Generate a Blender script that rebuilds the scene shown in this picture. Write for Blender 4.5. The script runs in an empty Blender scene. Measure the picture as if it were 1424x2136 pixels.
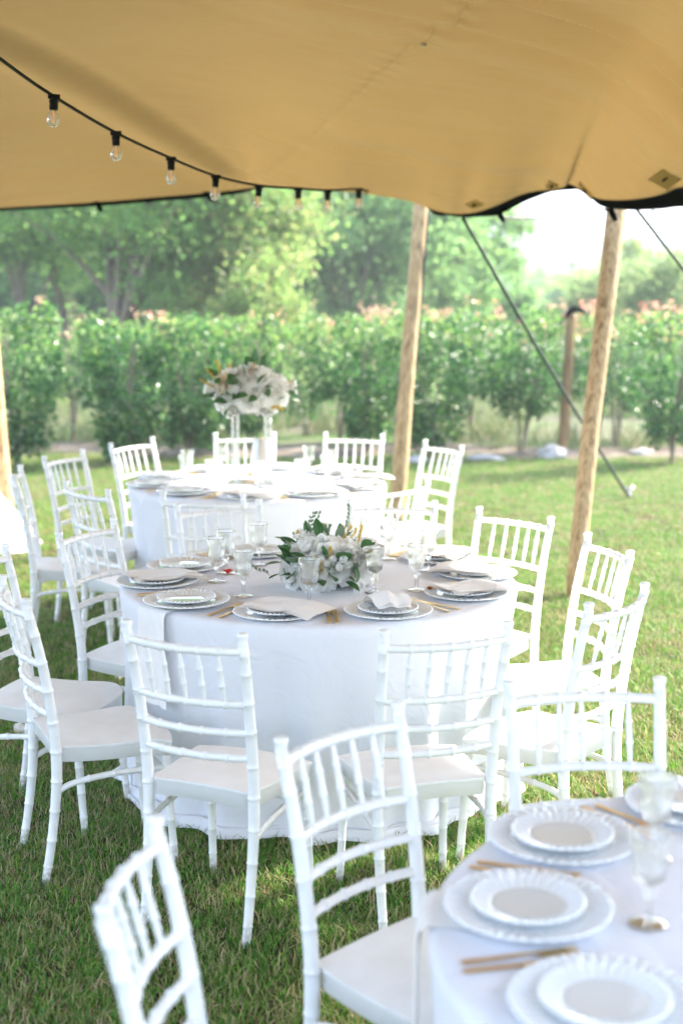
import bpy, math, random
import numpy as np
from mathutils import Vector, Matrix
random.seed(7); RNG = np.random.default_rng(7)
PI = math.pi
sc = bpy.context.scene
COL = sc.collection

# ------------------------------------------------------------------ camera
CAM_H, FPX, HOR = 1.86, 2967.0, 586.0
TILT = math.atan((1068 - HOR) / FPX)
cam_d = bpy.data.cameras.new('camera'); cam = bpy.data.objects.new('camera', cam_d); COL.objects.link(cam)
cam.location = (0, 0, CAM_H); cam.rotation_euler = (PI / 2 - TILT, 0, 0)
cam_d.sensor_fit = 'VERTICAL'; cam_d.sensor_height = 36; cam_d.sensor_width = 24
cam_d.lens = FPX * 36 / 2136
cam_d.clip_start = 0.1; cam_d.clip_end = 6000
cam_d.dof.use_dof = True; cam_d.dof.focus_distance = 4.7; cam_d.dof.aperture_fstop = 2.0
sc.camera = cam
# ------------------------------------------------------------------ light
SUN_EL, SUN_AZ = math.radians(32), math.radians(56)      # azimuth from +Y towards +X
world = bpy.data.worlds.new('World'); sc.world = world; world.use_nodes = True
wn = world.node_tree.nodes; wl = world.node_tree.links
bg = wn['Background']
sky = wn.new('ShaderNodeTexSky'); sky.sky_type = 'NISHITA'; sky.sun_disc = False
sky.sun_elevation = SUN_EL; sky.sun_rotation = SUN_AZ
sky.air_density = 1.0; sky.dust_density = 1.2; sky.ozone_density = 1.0
wl.new(sky.outputs[0], bg.inputs[0]); bg.inputs[1].default_value = 0.15
sun_d = bpy.data.lights.new('sun', 'SUN'); sun = bpy.data.objects.new('sun', sun_d); COL.objects.link(sun)
sun_d.energy = 3.6; sun_d.angle = math.radians(3.0); sun_d.color = (1.0, 0.93, 0.82)
sdir = Vector((math.sin(SUN_AZ) * math.cos(SUN_EL), math.cos(SUN_AZ) * math.cos(SUN_EL), math.sin(SUN_EL)))
sun.rotation_euler = sdir.to_track_quat('Z', 'Y').to_euler(); sun.location = (20, 30, 30)
vs = sc.view_settings
vs.view_transform = 'Standard'; vs.look = 'None'; vs.gamma = 1; vs.use_curve_mapping = False
vs.exposure = 3.06
sc.cycles.max_bounces = 10; sc.cycles.transparent_max_bounces = 24
sc.cycles.transmission_bounces = 8; sc.cycles.diffuse_bounces = 5
sc.cycles.caustics_reflective = False; sc.cycles.caustics_refractive = False

def at(px, py, Y):
    """the place where a sight line meets the upright plane at depth Y (metres)"""
    x = (px - 712) / FPX; y = -(py - 1068) / FPX
    d = Vector((x, math.cos(TILT) + y * math.sin(TILT), -math.sin(TILT) + y * math.cos(TILT)))
    return d * (Y / d.y) + Vector((0, 0, CAM_H))
def on(px, py, z=0.0):
    x = (px - 712) / FPX; y = -(py - 1068) / FPX
    d = Vector((x, math.cos(TILT) + y * math.sin(TILT), -math.sin(TILT) + y * math.cos(TILT)))
    return d * ((z - CAM_H) / d.z) + Vector((0, 0, CAM_H))
def topx(p):
    z = p[2] - CAM_H
    d = p[1] * math.cos(TILT) - z * math.sin(TILT); u = p[1] * math.sin(TILT) + z * math.cos(TILT)
    return 712 + FPX * p[0] / d, 1068 - FPX * u / d

# ------------------------------------------------------------------ materials
def mat(name, color=(.8, .8, .8), rough=.5, spec=.5, metal=0, var=None, vscale=8, bump=0, bscale=60,
        trans=0, tcol=None, coat=0, subs=0, stretch=None, island=None, isocket=None, sheen=0):
    m = bpy.data.materials.new(name); m.use_nodes = True
    n = m.node_tree.nodes; l = m.node_tree.links
    b = n['Principled BSDF']; out = n['Material Output']
    b.inputs['Base Color'].default_value = (*color, 1); b.inputs['Roughness'].default_value = rough
    b.inputs['Specular IOR Level'].default_value = spec; b.inputs['Metallic'].default_value = metal
    b.inputs['Coat Weight'].default_value = coat
    if sheen: b.inputs['Sheen Weight'].default_value = sheen
    if subs:
        b.inputs['Subsurface Weight'].default_value = subs; b.inputs['Subsurface Radius'].default_value = (.01, .01, .01)
    tc = n.new('ShaderNodeTexCoord')
    vec = tc.outputs['Object']
    if stretch:
        mp = n.new('ShaderNodeMapping'); mp.inputs['Scale'].default_value = stretch
        l.new(vec, mp.inputs[0]); vec = mp.outputs[0]
    csock = None
    if var:
        nt = n.new('ShaderNodeTexNoise'); nt.inputs['Scale'].default_value = vscale; nt.inputs['Detail'].default_value = 6
        l.new(vec, nt.inputs['Vector'])
        r = n.new('ShaderNodeValToRGB'); cols = var
        r.color_ramp.elements[0].position = .32; r.color_ramp.elements[1].position = .68
        r.color_ramp.elements[0].color = (*cols[0], 1); r.color_ramp.elements[1].color = (*cols[-1], 1)
        for i, c in enumerate(cols[1:-1]):
            e = r.color_ramp.elements.new(.32 + .36 * (i + 1) / (len(cols) - 1)); e.color = (*c, 1)
        l.new(nt.outputs[0], r.inputs[0]); csock = r.outputs[0]
    if island:
        g = n.new('ShaderNodeNewGeometry'); r = n.new('ShaderNodeValToRGB')
        k = len(island)
        r.color_ramp.elements[0].color = (*island[0], 1); r.color_ramp.elements[1].color = (*island[-1], 1)
        for i, c in enumerate(island[1:-1]):
            e = r.color_ramp.elements.new((i + 1) / (k - 1)); e.color = (*c, 1)
        l.new(g.outputs['Random Per Island'], r.inputs[0])
        if csock is not None:
            mx = n.new('ShaderNodeMix'); mx.data_type = 'RGBA'; mx.inputs[0].default_value = .5
            l.new(csock, mx.inputs[6]); l.new(r.outputs[0], mx.inputs[7]); csock = mx.outputs[2]
        else: csock = r.outputs[0]
    if csock is not None: l.new(csock, b.inputs['Base Color'])
    if bump:
        bn = n.new('ShaderNodeTexNoise'); bn.inputs['Scale'].default_value = bscale; bn.inputs['Detail'].default_value = 5
        l.new(vec, bn.inputs['Vector'])
        bp = n.new('ShaderNodeBump'); bp.inputs['Strength'].default_value = bump; bp.inputs['Distance'].default_value = .01
        l.new(bn.outputs[0], bp.inputs['Height']); l.new(bp.outputs[0], b.inputs['Normal'])
    if trans:
        t = n.new('ShaderNodeBsdfTranslucent'); t.inputs[0].default_value = (*(tcol or color), 1)
        if csock is not None and tcol is None: l.new(csock, t.inputs[0])
        mx = n.new('ShaderNodeMixShader'); mx.inputs[0].default_value = trans
        l.new(b.outputs[0], mx.inputs[1]); l.new(t.outputs[0], mx.inputs[2]); l.new(mx.outputs[0], out.inputs[0])
    return m
def glass(name, tint=(.97, .98, .98), clear=.5, rough=.02, milk=0, ior=1.45):
    """clear pressed glass: part refracting, part thin and clear, a little milky"""
    m = bpy.data.materials.new(name); m.use_nodes = True
    n = m.node_tree.nodes; l = m.node_tree.links; n.remove(n['Principled BSDF']); out = n['Material Output']
    g = n.new('ShaderNodeBsdfGlass'); g.inputs['Color'].default_value = (*tint, 1); g.inputs['Roughness'].default_value = rough; g.inputs['IOR'].default_value = ior
    t = n.new('ShaderNodeBsdfTransparent'); t.inputs[0].default_value = (*tint, 1)
    gl = n.new('ShaderNodeBsdfGlossy'); gl.inputs['Roughness'].default_value = .08
    fr = n.new('ShaderNodeLayerWeight'); fr.inputs[0].default_value = .5
    pw = n.new('ShaderNodeMath'); pw.operation = 'POWER'; pw.inputs[1].default_value = 3.0; l.new(fr.outputs['Facing'], pw.inputs[0])
    ma = n.new('ShaderNodeMath'); ma.operation = 'MULTIPLY_ADD'; ma.inputs[1].default_value = .75; ma.inputs[2].default_value = .07; l.new(pw.outputs[0], ma.inputs[0])
    m1 = n.new('ShaderNodeMixShader'); l.new(ma.outputs[0], m1.inputs[0]); l.new(t.outputs[0], m1.inputs[1]); l.new(gl.outputs[0], m1.inputs[2])
    m2 = n.new('ShaderNodeMixShader'); m2.inputs[0].default_value = clear
    l.new(g.outputs[0], m2.inputs[1]); l.new(m1.outputs[0], m2.inputs[2])
    last = m2.outputs[0]
    if milk:
        d = n.new('ShaderNodeBsdfPrincipled'); d.inputs[0].default_value = (.82, .84, .84, 1); d.inputs['Roughness'].default_value = .12; d.inputs['Specular IOR Level'].default_value = .8; d.inputs['Coat Weight'].default_value = .6
        m3 = n.new('ShaderNodeMixShader'); m3.inputs[0].default_value = milk
        l.new(last, m3.inputs[1]); l.new(d.outputs[0], m3.inputs[2]); last = m3.outputs[0]
    l.new(last, out.inputs[0])
    return m
def cloth_mat(name, color, tcol, trans=.2, scale=420, wr=.5, wrinkle=7):
    m = bpy.data.materials.new(name); m.use_nodes = True
    n = m.node_tree.nodes; l = m.node_tree.links; b = n['Principled BSDF']; out = n['Material Output']
    b.inputs['Base Color'].default_value = (*color, 1); b.inputs['Roughness'].default_value = .85
    b.inputs['Specular IOR Level'].default_value = .2; b.inputs['Sheen Weight'].default_value = .15
    tc = n.new('ShaderNodeTexCoord')
    n1 = n.new('ShaderNodeTexNoise'); n1.inputs['Scale'].default_value = wrinkle; n1.inputs['Detail'].default_value = 7; n1.inputs['Distortion'].default_value = 1.2
    n2 = n.new('ShaderNodeTexNoise'); n2.inputs['Scale'].default_value = scale
    for k in (n1, n2): l.new(tc.outputs['Object'], k.inputs['Vector'])
    b1 = n.new('ShaderNodeBump'); b1.inputs['Strength'].default_value = wr; b1.inputs['Distance'].default_value = .03
    b2 = n.new('ShaderNodeBump'); b2.inputs['Strength'].default_value = .25; b2.inputs['Distance'].default_value = .001
    l.new(n1.outputs[0], b1.inputs['Height']); l.new(n2.outputs[0], b2.inputs['Height'])
    l.new(b1.outputs[0], b2.inputs['Normal']); l.new(b2.outputs[0], b.inputs['Normal'])
    t = n.new('ShaderNodeBsdfTranslucent'); t.inputs[0].default_value = (*tcol, 1); l.new(b1.outputs[0], t.inputs['Normal'])
    mx = n.new('ShaderNodeMixShader'); mx.inputs[0].default_value = trans
    l.new(b.outputs[0], mx.inputs[1]); l.new(t.outputs[0], mx.inputs[2]); l.new(mx.outputs[0], out.inputs[0])
    return m

M = {}
M['resin'] = mat('white_resin', (.82, .82, .80), .34, .5, bump=.05, bscale=240, var=((.80, .80, .775), (.84, .84, .83)), vscale=30)
M['seat'] = mat('white_resin_seat', (.82, .81, .79), .5, .4, bump=.08, bscale=300, var=((.79, .78, .755), (.84, .83, .815)), vscale=14)
M['cloth'] = cloth_mat('white_tablecloth', (.80, .81, .85), (.8, .8, .85), .10, wr=.36)
M['napkin'] = cloth_mat('ivory_napkin', (.87, .85, .82), (.84, .80, .75), .12, wr=.25, wrinkle=14)
M['goblet'] = glass('pressed_crystal', (.985, .99, .985), clear=.55, milk=.0)
M['charger'] = glass('frosted_ribbed_glass', (.96, .98, .98), .5, .08, milk=.94)
M['plate'] = mat('glazed_glass_plate', (.66, .68, .67), .10, .6, coat=.6)
M['gold'] = mat('brushed_gold', (.86, .60, .22), .32, .5, 1.0, bump=.05, bscale=300)
M['petal'] = mat('white_petal', (.9, .9, .88), .6, .3, trans=.52, tcol=(.95, .95, .93), island=((.93, .93, .90), (.92, .91, .84), (.94, .94, .93)))
M['cream'] = mat('cream_petal', (.80, .72, .52), .6, .3, trans=.3, island=((.82, .74, .52), (.80, .64, .38), (.84, .80, .66)))
M['leaf'] = mat('dark_leaf', (.04, .10, .035), .4, .5, trans=.3, island=((.02, .08, .025), (.05, .15, .04), (.11, .23, .06)))
M['sage'] = mat('eucalyptus_leaf', (.16, .24, .15), .5, .4, trans=.3, island=((.12, .20, .13), (.22, .30, .18)))
M['sprig'] = mat('golden_sprig', (.72, .50, .07), .5, .4, trans=.3, island=((.75, .50, .05), (.66, .44, .07), (.80, .62, .14)))
M['stemg'] = mat('green_stem', (.10, .16, .05), .6)
M['acrylic'] = glass('clear_acrylic', (.98, .98, .98), .7, milk=.12)
M['lampglass'] = glass('cut_lamp_glass', (.98, .98, .98), .6, milk=.28)
M['black'] = mat('black_band', (.003, .004, .0035), .9, .1, bump=.2, bscale=200)
M['cable'] = mat('black_rubber_cable', (.004, .005, .004), .6, .2)
M['strap'] = mat('dark_green_strap', (.010, .028, .022), .7, bump=.3, bscale=300)
M['white_rope'] = mat('white_rope', (.7, .7, .68), .8, bump=.5, bscale=200)
M['bulb'] = glass('bulb_glass', (1, 1, 1), .8, milk=.30)
M['steel'] = mat('dull_steel', (.45, .43, .38), .35, metal=1)
M['wood'] = mat('pine_pole', (.4, .28, .15), .7, .25, var=((.26, .165, .075), (.42, .29, .15), (.50, .37, .21)), vscale=9, bump=.5, bscale=14, stretch=(6, 6, .55))
M['stake'] = mat('brown_stake', (.3, .2, .1), .8, .2, var=((.20, .12, .06), (.36, .24, .12)), vscale=9, stretch=(6, 6, .5))
M['bark'] = mat('bark', (.13, .10, .07), .9, .1, var=((.12, .10, .08), (.28, .23, .17)), vscale=6, bump=.8, bscale=10, stretch=(3, 3, .6))
M['stone'] = mat('pale_stone', (.4, .38, .36), .9, .2, var=((.28, .26, .24), (.48, .45, .43)), vscale=7, bump=.6, bscale=12)
M['red'] = mat('red_petal', (.75, .06, .03), .6, trans=.2)
M['blue'] = mat('blue_plastic', (.02, .22, .50), .4)
M['orange'] = mat('orange_brown_leaf', (.50, .18, .03), .6, trans=.2)
M['soil'] = mat('bare_soil', (.2, .16, .12), .95, .1, var=((.12, .09, .065), (.27, .22, .17)), vscale=4, bump=.7, bscale=20)
fil = bpy.data.materials.new('warm_filament'); fil.use_nodes = True
fb = fil.node_tree.nodes['Principled BSDF']; fb.inputs['Base Color'].default_value = (.9, .45, .08, 1)
fb.inputs['Emission Color'].default_value = (1, .48, .10, 1); fb.inputs['Emission Strength'].default_value = .06
M['filament'] = fil

# ------------------------------------------------------------------ mesh helpers
class MB:
    def __init__(s): s.v = []; s.f = []
    def add(s, v, f):
        o = len(s.v); s.v += [tuple(p) for p in v]; s.f += [tuple(i + o for i in q) for q in f]
    def tube(s, pts, rad, n=10, cap=True, flat=None):
        pts = [Vector(p) for p in pts]; k = len(pts)
        if not hasattr(rad, '__len__'): rad = [rad] * k
        T = []
        for i in range(k):
            t = pts[min(i + 1, k - 1)] - pts[max(i - 1, 0)]
            T.append(t.normalized() if t.length > 1e-9 else (T[-1] if T else Vector((0, 0, 1))))
        up = Vector((0, 0, 1)) if abs(T[0].z) < .9 else Vector((0, 1, 0))
        N = T[0].cross(up).normalized(); v = []
        for i in range(k):
            N = (N - T[i] * N.dot(T[i])).normalized(); B = T[i].cross(N)
            for j in range(n):
                a = 2 * PI * j / n
                v.append(pts[i] + (N * math.cos(a) + B * math.sin(a)) * rad[i])
        f = [(i * n + j, i * n + (j + 1) % n, (i + 1) * n + (j + 1) % n, (i + 1) * n + j) for i in range(k - 1) for j in range(n)]
        if cap: f += [tuple(range(n))[::-1], tuple(range((k - 1) * n, k * n))]
        s.add(v, f)
    def lathe(s, prof, n=24, c=(0, 0, 0), flute=None):
        v = []; k = len(prof)
        for i, (r, z) in enumerate(prof):
            for j in range(n):
                a = 2 * PI * j / n
                rr = r if flute is None else r + flute(i, a)
                v.append((c[0] + rr * math.cos(a), c[1] + rr * math.sin(a), c[2] + z))
        f = [(i * n + j, i * n + (j + 1) % n, (i + 1) * n + (j + 1) % n, (i + 1) * n + j) for i in range(k - 1) for j in range(n)]
        if prof[0][0] > 1e-4 and False: pass
        s.add(v, f)
    def box(s, c, d, R=None):
        c = Vector(c); v = []
        for x in (-1, 1):
            for y in (-1, 1):
                for z in (-1, 1):
                    p = Vector((x * d[0] / 2, y * d[1] / 2, z * d[2] / 2))
                    if R is not None: p = R @ p
                    v.append(c + p)
        s.add(v, [(0, 1, 3, 2), (4, 6, 7, 5), (0, 4, 5, 1), (2, 3, 7, 6), (0, 2, 6, 4), (1, 5, 7, 3)])
    def grid(s, P):
        h = len(P); w = len(P[0]); v = [p for r in P for p in r]
        s.add(v, [(i * w + j, i * w + j + 1, (i + 1) * w + j + 1, (i + 1) * w + j) for i in range(h - 1) for j in range(w - 1)])
    def mesh(s, name, m, smooth=True):
        me = bpy.data.meshes.new(name); me.from_pydata(s.v, [], s.f); me.update()
        if smooth: me.polygons.foreach_set('use_smooth', [True] * len(me.polygons))
        if m is not None: me.materials.append(m)
        return me
def obj(name, me, parent=None, loc=None, rot=None, scale=None):
    o = bpy.data.objects.new(name, me); COL.objects.link(o)
    if parent is not None: o.parent = parent
    if loc is not None: o.location = loc
    if rot is not None: o.rotation_euler = rot
    if scale is not None: o.scale = scale if hasattr(scale, '__len__') else (scale,) * 3
    return o
def tag(o, label=None, cat=None, group=None, kind=None):
    if label: o['label'] = label
    if cat: o['category'] = cat
    if group: o['group'] = group
    if kind: o['kind'] = kind
    return o
def thing(name, label, cat, loc=(0, 0, 0), rz=0, group=None):
    o = bpy.data.objects.new(name, None); COL.objects.link(o); o.location = loc; o.rotation_euler = (0, 0, rz)
    o.empty_display_size = .1
    return tag(o, label, cat, group)
def lerp(a, b, t): return a + (b - a) * t
def catmull(pts, n):
    pts = [Vector(p) for p in pts]; out = []
    P = [pts[0] * 2 - pts[1]] + pts + [pts[-1] * 2 - pts[-2]]
    for i in range(1, len(P) - 2):
        for k in range(n):
            t = k / n; p0, p1, p2, p3 = P[i - 1:i + 3]
            out.append(.5 * ((2 * p1) + (p2 - p0) * t + (2 * p0 - 5 * p1 + 4 * p2 - p3) * t * t + (3 * p1 - p0 - 3 * p2 + p3) * t ** 3))
    out.append(pts[-1]); return out
def bamboo(path, r0, r1, rings, n=10, bump=1.13, w=.0035, dens=14):
    """tube along path (list of points) with small raised rings at the given fractions"""
    path = [Vector(p) for p in path]
    L = [0]
    for a, b in zip(path, path[1:]): L.append(L[-1] + (b - a).length)
    tot = L[-1]
    def P(t):
        s = min(max(t, 0), 1) * tot
        for i in range(len(L) - 1):
            if s <= L[i + 1] + 1e-9:
                return path[i].lerp(path[i + 1], (s - L[i]) / max(L[i + 1] - L[i], 1e-9))
        return path[-1]
    ww = w / tot
    ts = [(i / dens, 0) for i in range(dens + 1)]
    ts = [t for t in ts if all(abs(t[0] - r) > 3 * ww for r in rings)]
    for r in rings:
        ts += [(r - 2.0 * ww, 0), (r - ww, 1), (r, 1.15), (r + ww, 1), (r + 2.0 * ww, 0)]
    ts.sort()
    pts = [P(t) for t, _ in ts]; rf = r1 if callable(r1) else (lambda t: lerp(r0, r1, t))
    rad = [rf(t) * (1 + (bump - 1) * k) for t, k in ts]
    mb = MB(); mb.tube(pts, rad, n); return mb

# ------------------------------------------------------------------ setting: ground, hills
def polar_sheet(name, rings, n, zf, m):
    v = []; f = []
    for r in rings:
        for j in range(n):
            a = 2 * PI * j / n; x = r * math.cos(a); y = r * math.sin(a) + 8
            v.append((x, y, zf(x, y)))
    f = [(i * n + j, i * n + (j + 1) % n, (i + 1) * n + (j + 1) % n, (i + 1) * n + j) for i in range(len(rings) - 1) for j in range(n)]
    c = len(v); v.append((0, 8, zf(0, 8))); f += [(c, j, (j + 1) % n) for j in range(n)]
    mb = MB(); mb.add(v, f); me = mb.mesh(name, m); return obj(name, me)
gm = bpy.data.materials.new('meadow_ground'); gm.use_nodes = True
n = gm.node_tree.nodes; l = gm.node_tree.links; b = n['Principled BSDF']; b.inputs['Roughness'].default_value = .95; b.inputs['Specular IOR Level'].default_value = .1
tc = n.new('ShaderNodeTexCoord')
def ramp(node_out, cols, pos):
    r = n.new('ShaderNodeValToRGB')
    r.color_ramp.elements[0].position = pos[0]; r.color_ramp.elements[0].color = (*cols[0], 1)
    r.color_ramp.elements[1].position = pos[-1]; r.color_ramp.elements[1].color = (*cols[-1], 1)
    for c, p in zip(cols[1:-1], pos[1:-1]):
        e = r.color_ramp.elements.new(p); e.color = (*c, 1)
    l.new(node_out, r.inputs[0]); return r.outputs[0]
def noise(scale, det=6):
    q = n.new('ShaderNodeTexNoise'); q.inputs['Scale'].default_value = scale; q.inputs['Detail'].default_value = det
    l.new(tc.outputs['Object'], q.inputs['Vector']); return q.outputs[0]
lawn = ramp(noise(1.3), [(.09, .055, .028), (.055, .07, .02), (.11, .15, .035)], [.35, .5, .68])
rough_ = ramp(noise(.55), [(.17, .15, .105), (.13, .16, .07), (.10, .17, .05)], [.38, .52, .64])
sx = n.new('ShaderNodeSeparateXYZ'); l.new(tc.outputs['Object'], sx.inputs[0])
wob = n.new('ShaderNodeMath'); wob.operation = 'MULTIPLY_ADD'; wob.inputs[1].default_value = 1.6; l.new(noise(.8), wob.inputs[0]); l.new(sx.outputs[1], wob.inputs[2])
mr = n.new('ShaderNodeMapRange'); mr.inputs[1].default_value = 16.0; mr.inputs[2].default_value = 16.9; l.new(wob.outputs[0], mr.inputs[0])
mx = n.new('ShaderNodeMix'); mx.data_type = 'RGBA'; l.new(mr.outputs[0], mx.inputs[0]); l.new(lawn, mx.inputs[6]); l.new(rough_, mx.inputs[7])
l.new(mx.outputs[2], b.inputs['Base Color'])
bp = n.new('ShaderNodeBump'); bp.inputs['Strength'].default_value = .8; bp.inputs['Distance'].default_value = .04
l.new(noise(35), bp.inputs['Height']); l.new(bp.outputs[0], b.inputs['Normal'])
from mathutils import noise as mn
def gz(x, y):
    d = math.hypot(x, y - 8)
    if d < 16: return 0
    return (mn.noise(Vector((x * .03, y * .03, 0))) * .5 - .15) * min(1, (d - 16) / 30)
ground = polar_sheet('ground', [1, 2, 4, 7, 10, 13, 16, 20, 25, 31, 38, 50, 70, 100, 150, 230, 360, 560, 850, 1100], 72, gz, gm)
tag(ground, kind='structure')
hm = mat('wooded_hills', (.06, .08, .05), .95, .1, var=((.04, .06, .035), (.10, .11, .07)), vscale=.02)
P = []
for i in range(14):
    t = i / 13; row = []
    for j in range(90):
        a = math.radians(lerp(-40, 40, j / 89)); R = lerp(230, 560, t)
        h = (math.sin(min(t * 1.6, 1) * PI / 2)) * (15 + 8 * mn.noise(Vector((a * 3.2, t * 1.4, 3))) + 6 * mn.noise(Vector((a * 14, t * 4, 3))))
        row.append((R * math.sin(a), R * math.cos(a), h - 3))
    P.append(row)
mb = MB(); mb.grid(P); tag(obj('hills', mb.mesh('hills', hm)), kind='structure')

hz = bpy.data.materials.new('haze'); hz.use_nodes = True
n = hz.node_tree.nodes; n.remove(n['Principled BSDF']); pv = n.new('ShaderNodeVolumePrincipled')
pv.inputs['Color'].default_value = (.93, .96, 1, 1); pv.inputs['Density'].default_value = .0030; pv.inputs['Anisotropy'].default_value = .0
hz.node_tree.links.new(pv.outputs[0], n['Material Output'].inputs['Volume'])
mb = MB(); mb.box((0, 0, 35), (2400, 2400, 78)); tag(obj('haze', mb.mesh('haze', hz, False)), kind='stuff')

# ------------------------------------------------------------------ grass (instanced tufts)
def tuft_mesh(nb, rad, hmin, hmax, w, m, seed):
    r = random.Random(seed); v = []; f = []
    for k in range(nb):
        a = r.uniform(0, 2 * PI); q = rad * math.sqrt(r.random()); x, y = q * math.cos(a), q * math.sin(a)
        h = r.uniform(hmin, hmax); la = r.uniform(0, 2 * PI); lean = r.uniform(.15, 1.1) * h
        dx, dy = math.cos(la), math.sin(la); ta = la + PI / 2 + r.uniform(-.6, .6); px, py = math.cos(ta), math.sin(ta)
        ww = w * r.uniform(.7, 1.3); o = len(v)
        for t, wf in ((0, 1), (.5, .85), (1, .12)):
            bx = x + dx * lean * t * t; by = y + dy * lean * t * t; bz = h * (t - .22 * t * t)
            v += [(bx - px * ww * wf / 2, by - py * ww * wf / 2, bz), (bx + px * ww * wf / 2, by + py * ww * wf / 2, bz)]
        f += [(o, o + 1, o + 3, o + 2), (o + 2, o + 3, o + 5, o + 4)]
    me = bpy.data.meshes.new('grass_tuft'); me.from_pydata(v, [], f); me.materials.append(m); return me
def grass_mat(name, ramp_cols):
    m = mat(name, (.08, .12, .03), .5, .3, trans=.35, island=ramp_cols)
    return m
g1 = grass_mat('lawn_blades', ((.04, .16, .014), (.075, .25, .02), (.14, .35, .03), (.25, .37, .06), (.44, .38, .20)))
g2 = grass_mat('dry_lawn_blades', ((.14, .24, .03), (.36, .27, .13), (.52, .41, .25), (.20, .32, .05)))
g3 = grass_mat('tall_meadow_blades', ((.10, .18, .05), (.14, .22, .06), (.24, .24, .12), (.30, .26, .16)))
tc_col = bpy.data.collections.new('grass tufts'); COL.children.link(tc_col)
tl_col = bpy.data.collections.new('meadow tufts'); COL.children.link(tl_col)
srcs = [(tc_col, g1, 26, .07, 0.014, .036, .0030), (tc_col, g1, 24, .06, .018, .044, .003), (tc_col, g2, 20, .07, .012, .034, .003), (tc_col, g1, 22, .07, .015, .04, .0034), (tc_col, g2, 16, .07, .02, .045, .0030),
        (tl_col, g3, 26, .16, .10, .34, .010), (tl_col, g3, 22, .14, .14, .42, .009)]
for i, (cc, m_, nb, rad, h0, h1, w) in enumerate(srcs):
    me = tuft_mesh(nb, rad, h0, h1, w, m_, i)
    o = bpy.data.objects.new('grass_tuft' if cc is tc_col else 'meadow_tuft', me); cc.objects.link(o)
    o.location = (-.6 + i * .35, 4.6, 0) if cc is tc_col else (-1.2 + i * .4, 17.5, 0)
    tag(o, kind='stuff')
def scatter(name, pts, coll, smin, smax, seed):
    me = bpy.data.meshes.new(name); me.from_pydata([tuple(p) for p in pts], [], []); o = obj(name, me)
    ng = bpy.data.node_groups.new(name, 'GeometryNodeTree')
    ng.interface.new_socket('Geometry', in_out='INPUT', socket_type='NodeSocketGeometry')
    ng.interface.new_socket('Geometry', in_out='OUTPUT', socket_type='NodeSocketGeometry')
    N = ng.nodes; L = ng.links
    gi = N.new('NodeGroupInput'); go = N.new('NodeGroupOutput')
    ip = N.new('GeometryNodeInstanceOnPoints'); ci = N.new('GeometryNodeCollectionInfo')
    ci.inputs['Collection'].default_value = coll; ci.inputs['Separate Children'].default_value = True; ci.inputs['Reset Children'].default_value = True
    ip.inputs['Pick Instance'].default_value = True
    rr = N.new('FunctionNodeRandomValue'); rr.data_type = 'FLOAT_VECTOR'; rr.inputs['Min'].default_value = (-.15, -.15, 0); rr.inputs['Max'].default_value = (.15, .15, 6.283); rr.inputs['Seed'].default_value = seed
    rs = N.new('FunctionNodeRandomValue'); rs.data_type = 'FLOAT'; rs.inputs[2].default_value = smin; rs.inputs[3].default_value = smax; rs.inputs['Seed'].default_value = seed + 1
    L.new(gi.outputs[0], ip.inputs['Points']); L.new(ci.outputs[0], ip.inputs['Instance'])
    L.new(rr.outputs[0], ip.inputs['Rotation']); L.new(rs.outputs[1], ip.inputs['Scale'])
    L.new(ip.outputs[0], go.inputs[0])
    md = o.modifiers.new('scatter', 'NODES'); md.node_group = ng
    tag(o, kind='stuff'); return o
def rand_pts(x0, x1, y0, y1, dens, keep):
    k = int((x1 - x0) * (y1 - y0) * dens); X = RNG.uniform(x0, x1, k); Y = RNG.uniform(y0, y1, k)
    mask = keep(X, Y); return np.stack([X[mask], Y[mask], np.zeros(mask.sum())], -1)
wedge = lambda X, Y: np.abs(X) < .27 * Y + .5
pts = [rand_pts(-3, 3, 3.2, 6.5, 900, wedge), rand_pts(-3.6, 3.6, 6.5, 9.5, 520, wedge), rand_pts(-5, 5, 9.5, 15.6, 300, wedge),
       rand_pts(-9, 9, -2, 15.6, 50, lambda X, Y: ~wedge(X, Y))]
P0 = np.concatenate(pts)
tag(scatter('grass', P0, tc_col, .8, 1.35, 3), kind='stuff')
kp = lambda X, Y: (np.sin(X * 1.3 + Y * .7) + np.sin(X * .5 - Y * .9) > -.6)
mp_ = np.concatenate([rand_pts(-9, 9, 16.6, 30, 13, kp), rand_pts(-7, 7, 15.4, 16.8, 8, kp)])
scatter('meadow_grass', mp_, tl_col, .7, 1.4, 9)

# ------------------------------------------------------------------ foliage
def leaf_mesh(name, P, S, m, aspect=2.2, droop=0, outward=None):
    """P (n,3) leaf centres, S (n,) leaf lengths: small folded leaves turned at random"""
    k = len(P); a = RNG.normal(size=(k, 3)); a[:, 2] -= droop
    if outward is not None: a += outward
    a /= np.linalg.norm(a, axis=1)[:, None]
    b_ = RNG.normal(size=(k, 3)); b_ -= (b_ * a).sum(1)[:, None] * a; b_ /= np.linalg.norm(b_, axis=1)[:, None]
    c = np.cross(a, b_); S = S[:, None]
    v = np.stack([P - a * S / 2, P + b_ * S / aspect / 2 + c * S * .08, P + a * S / 2, P - b_ * S / aspect / 2 + c * S * .08], 1).reshape(-1, 3)
    me = bpy.data.meshes.new(name); me.vertices.add(4 * k); me.vertices.foreach_set('co', v.ravel())
    me.loops.add(6 * k); me.polygons.add(2 * k)
    o = np.arange(k)[:, None] * 4; idx = (o + np.array([[0, 1, 2, 0, 2, 3]])).ravel()
    me.loops.foreach_set('vertex_index', idx.astype(np.int32)); me.polygons.foreach_set('loop_start', (np.arange(2 * k) * 3).astype(np.int32))
    me.update(calc_edges=True); me.validate()
    for q in (m if isinstance(m, (list, tuple)) else [m]): me.materials.append(q)
    return me
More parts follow.
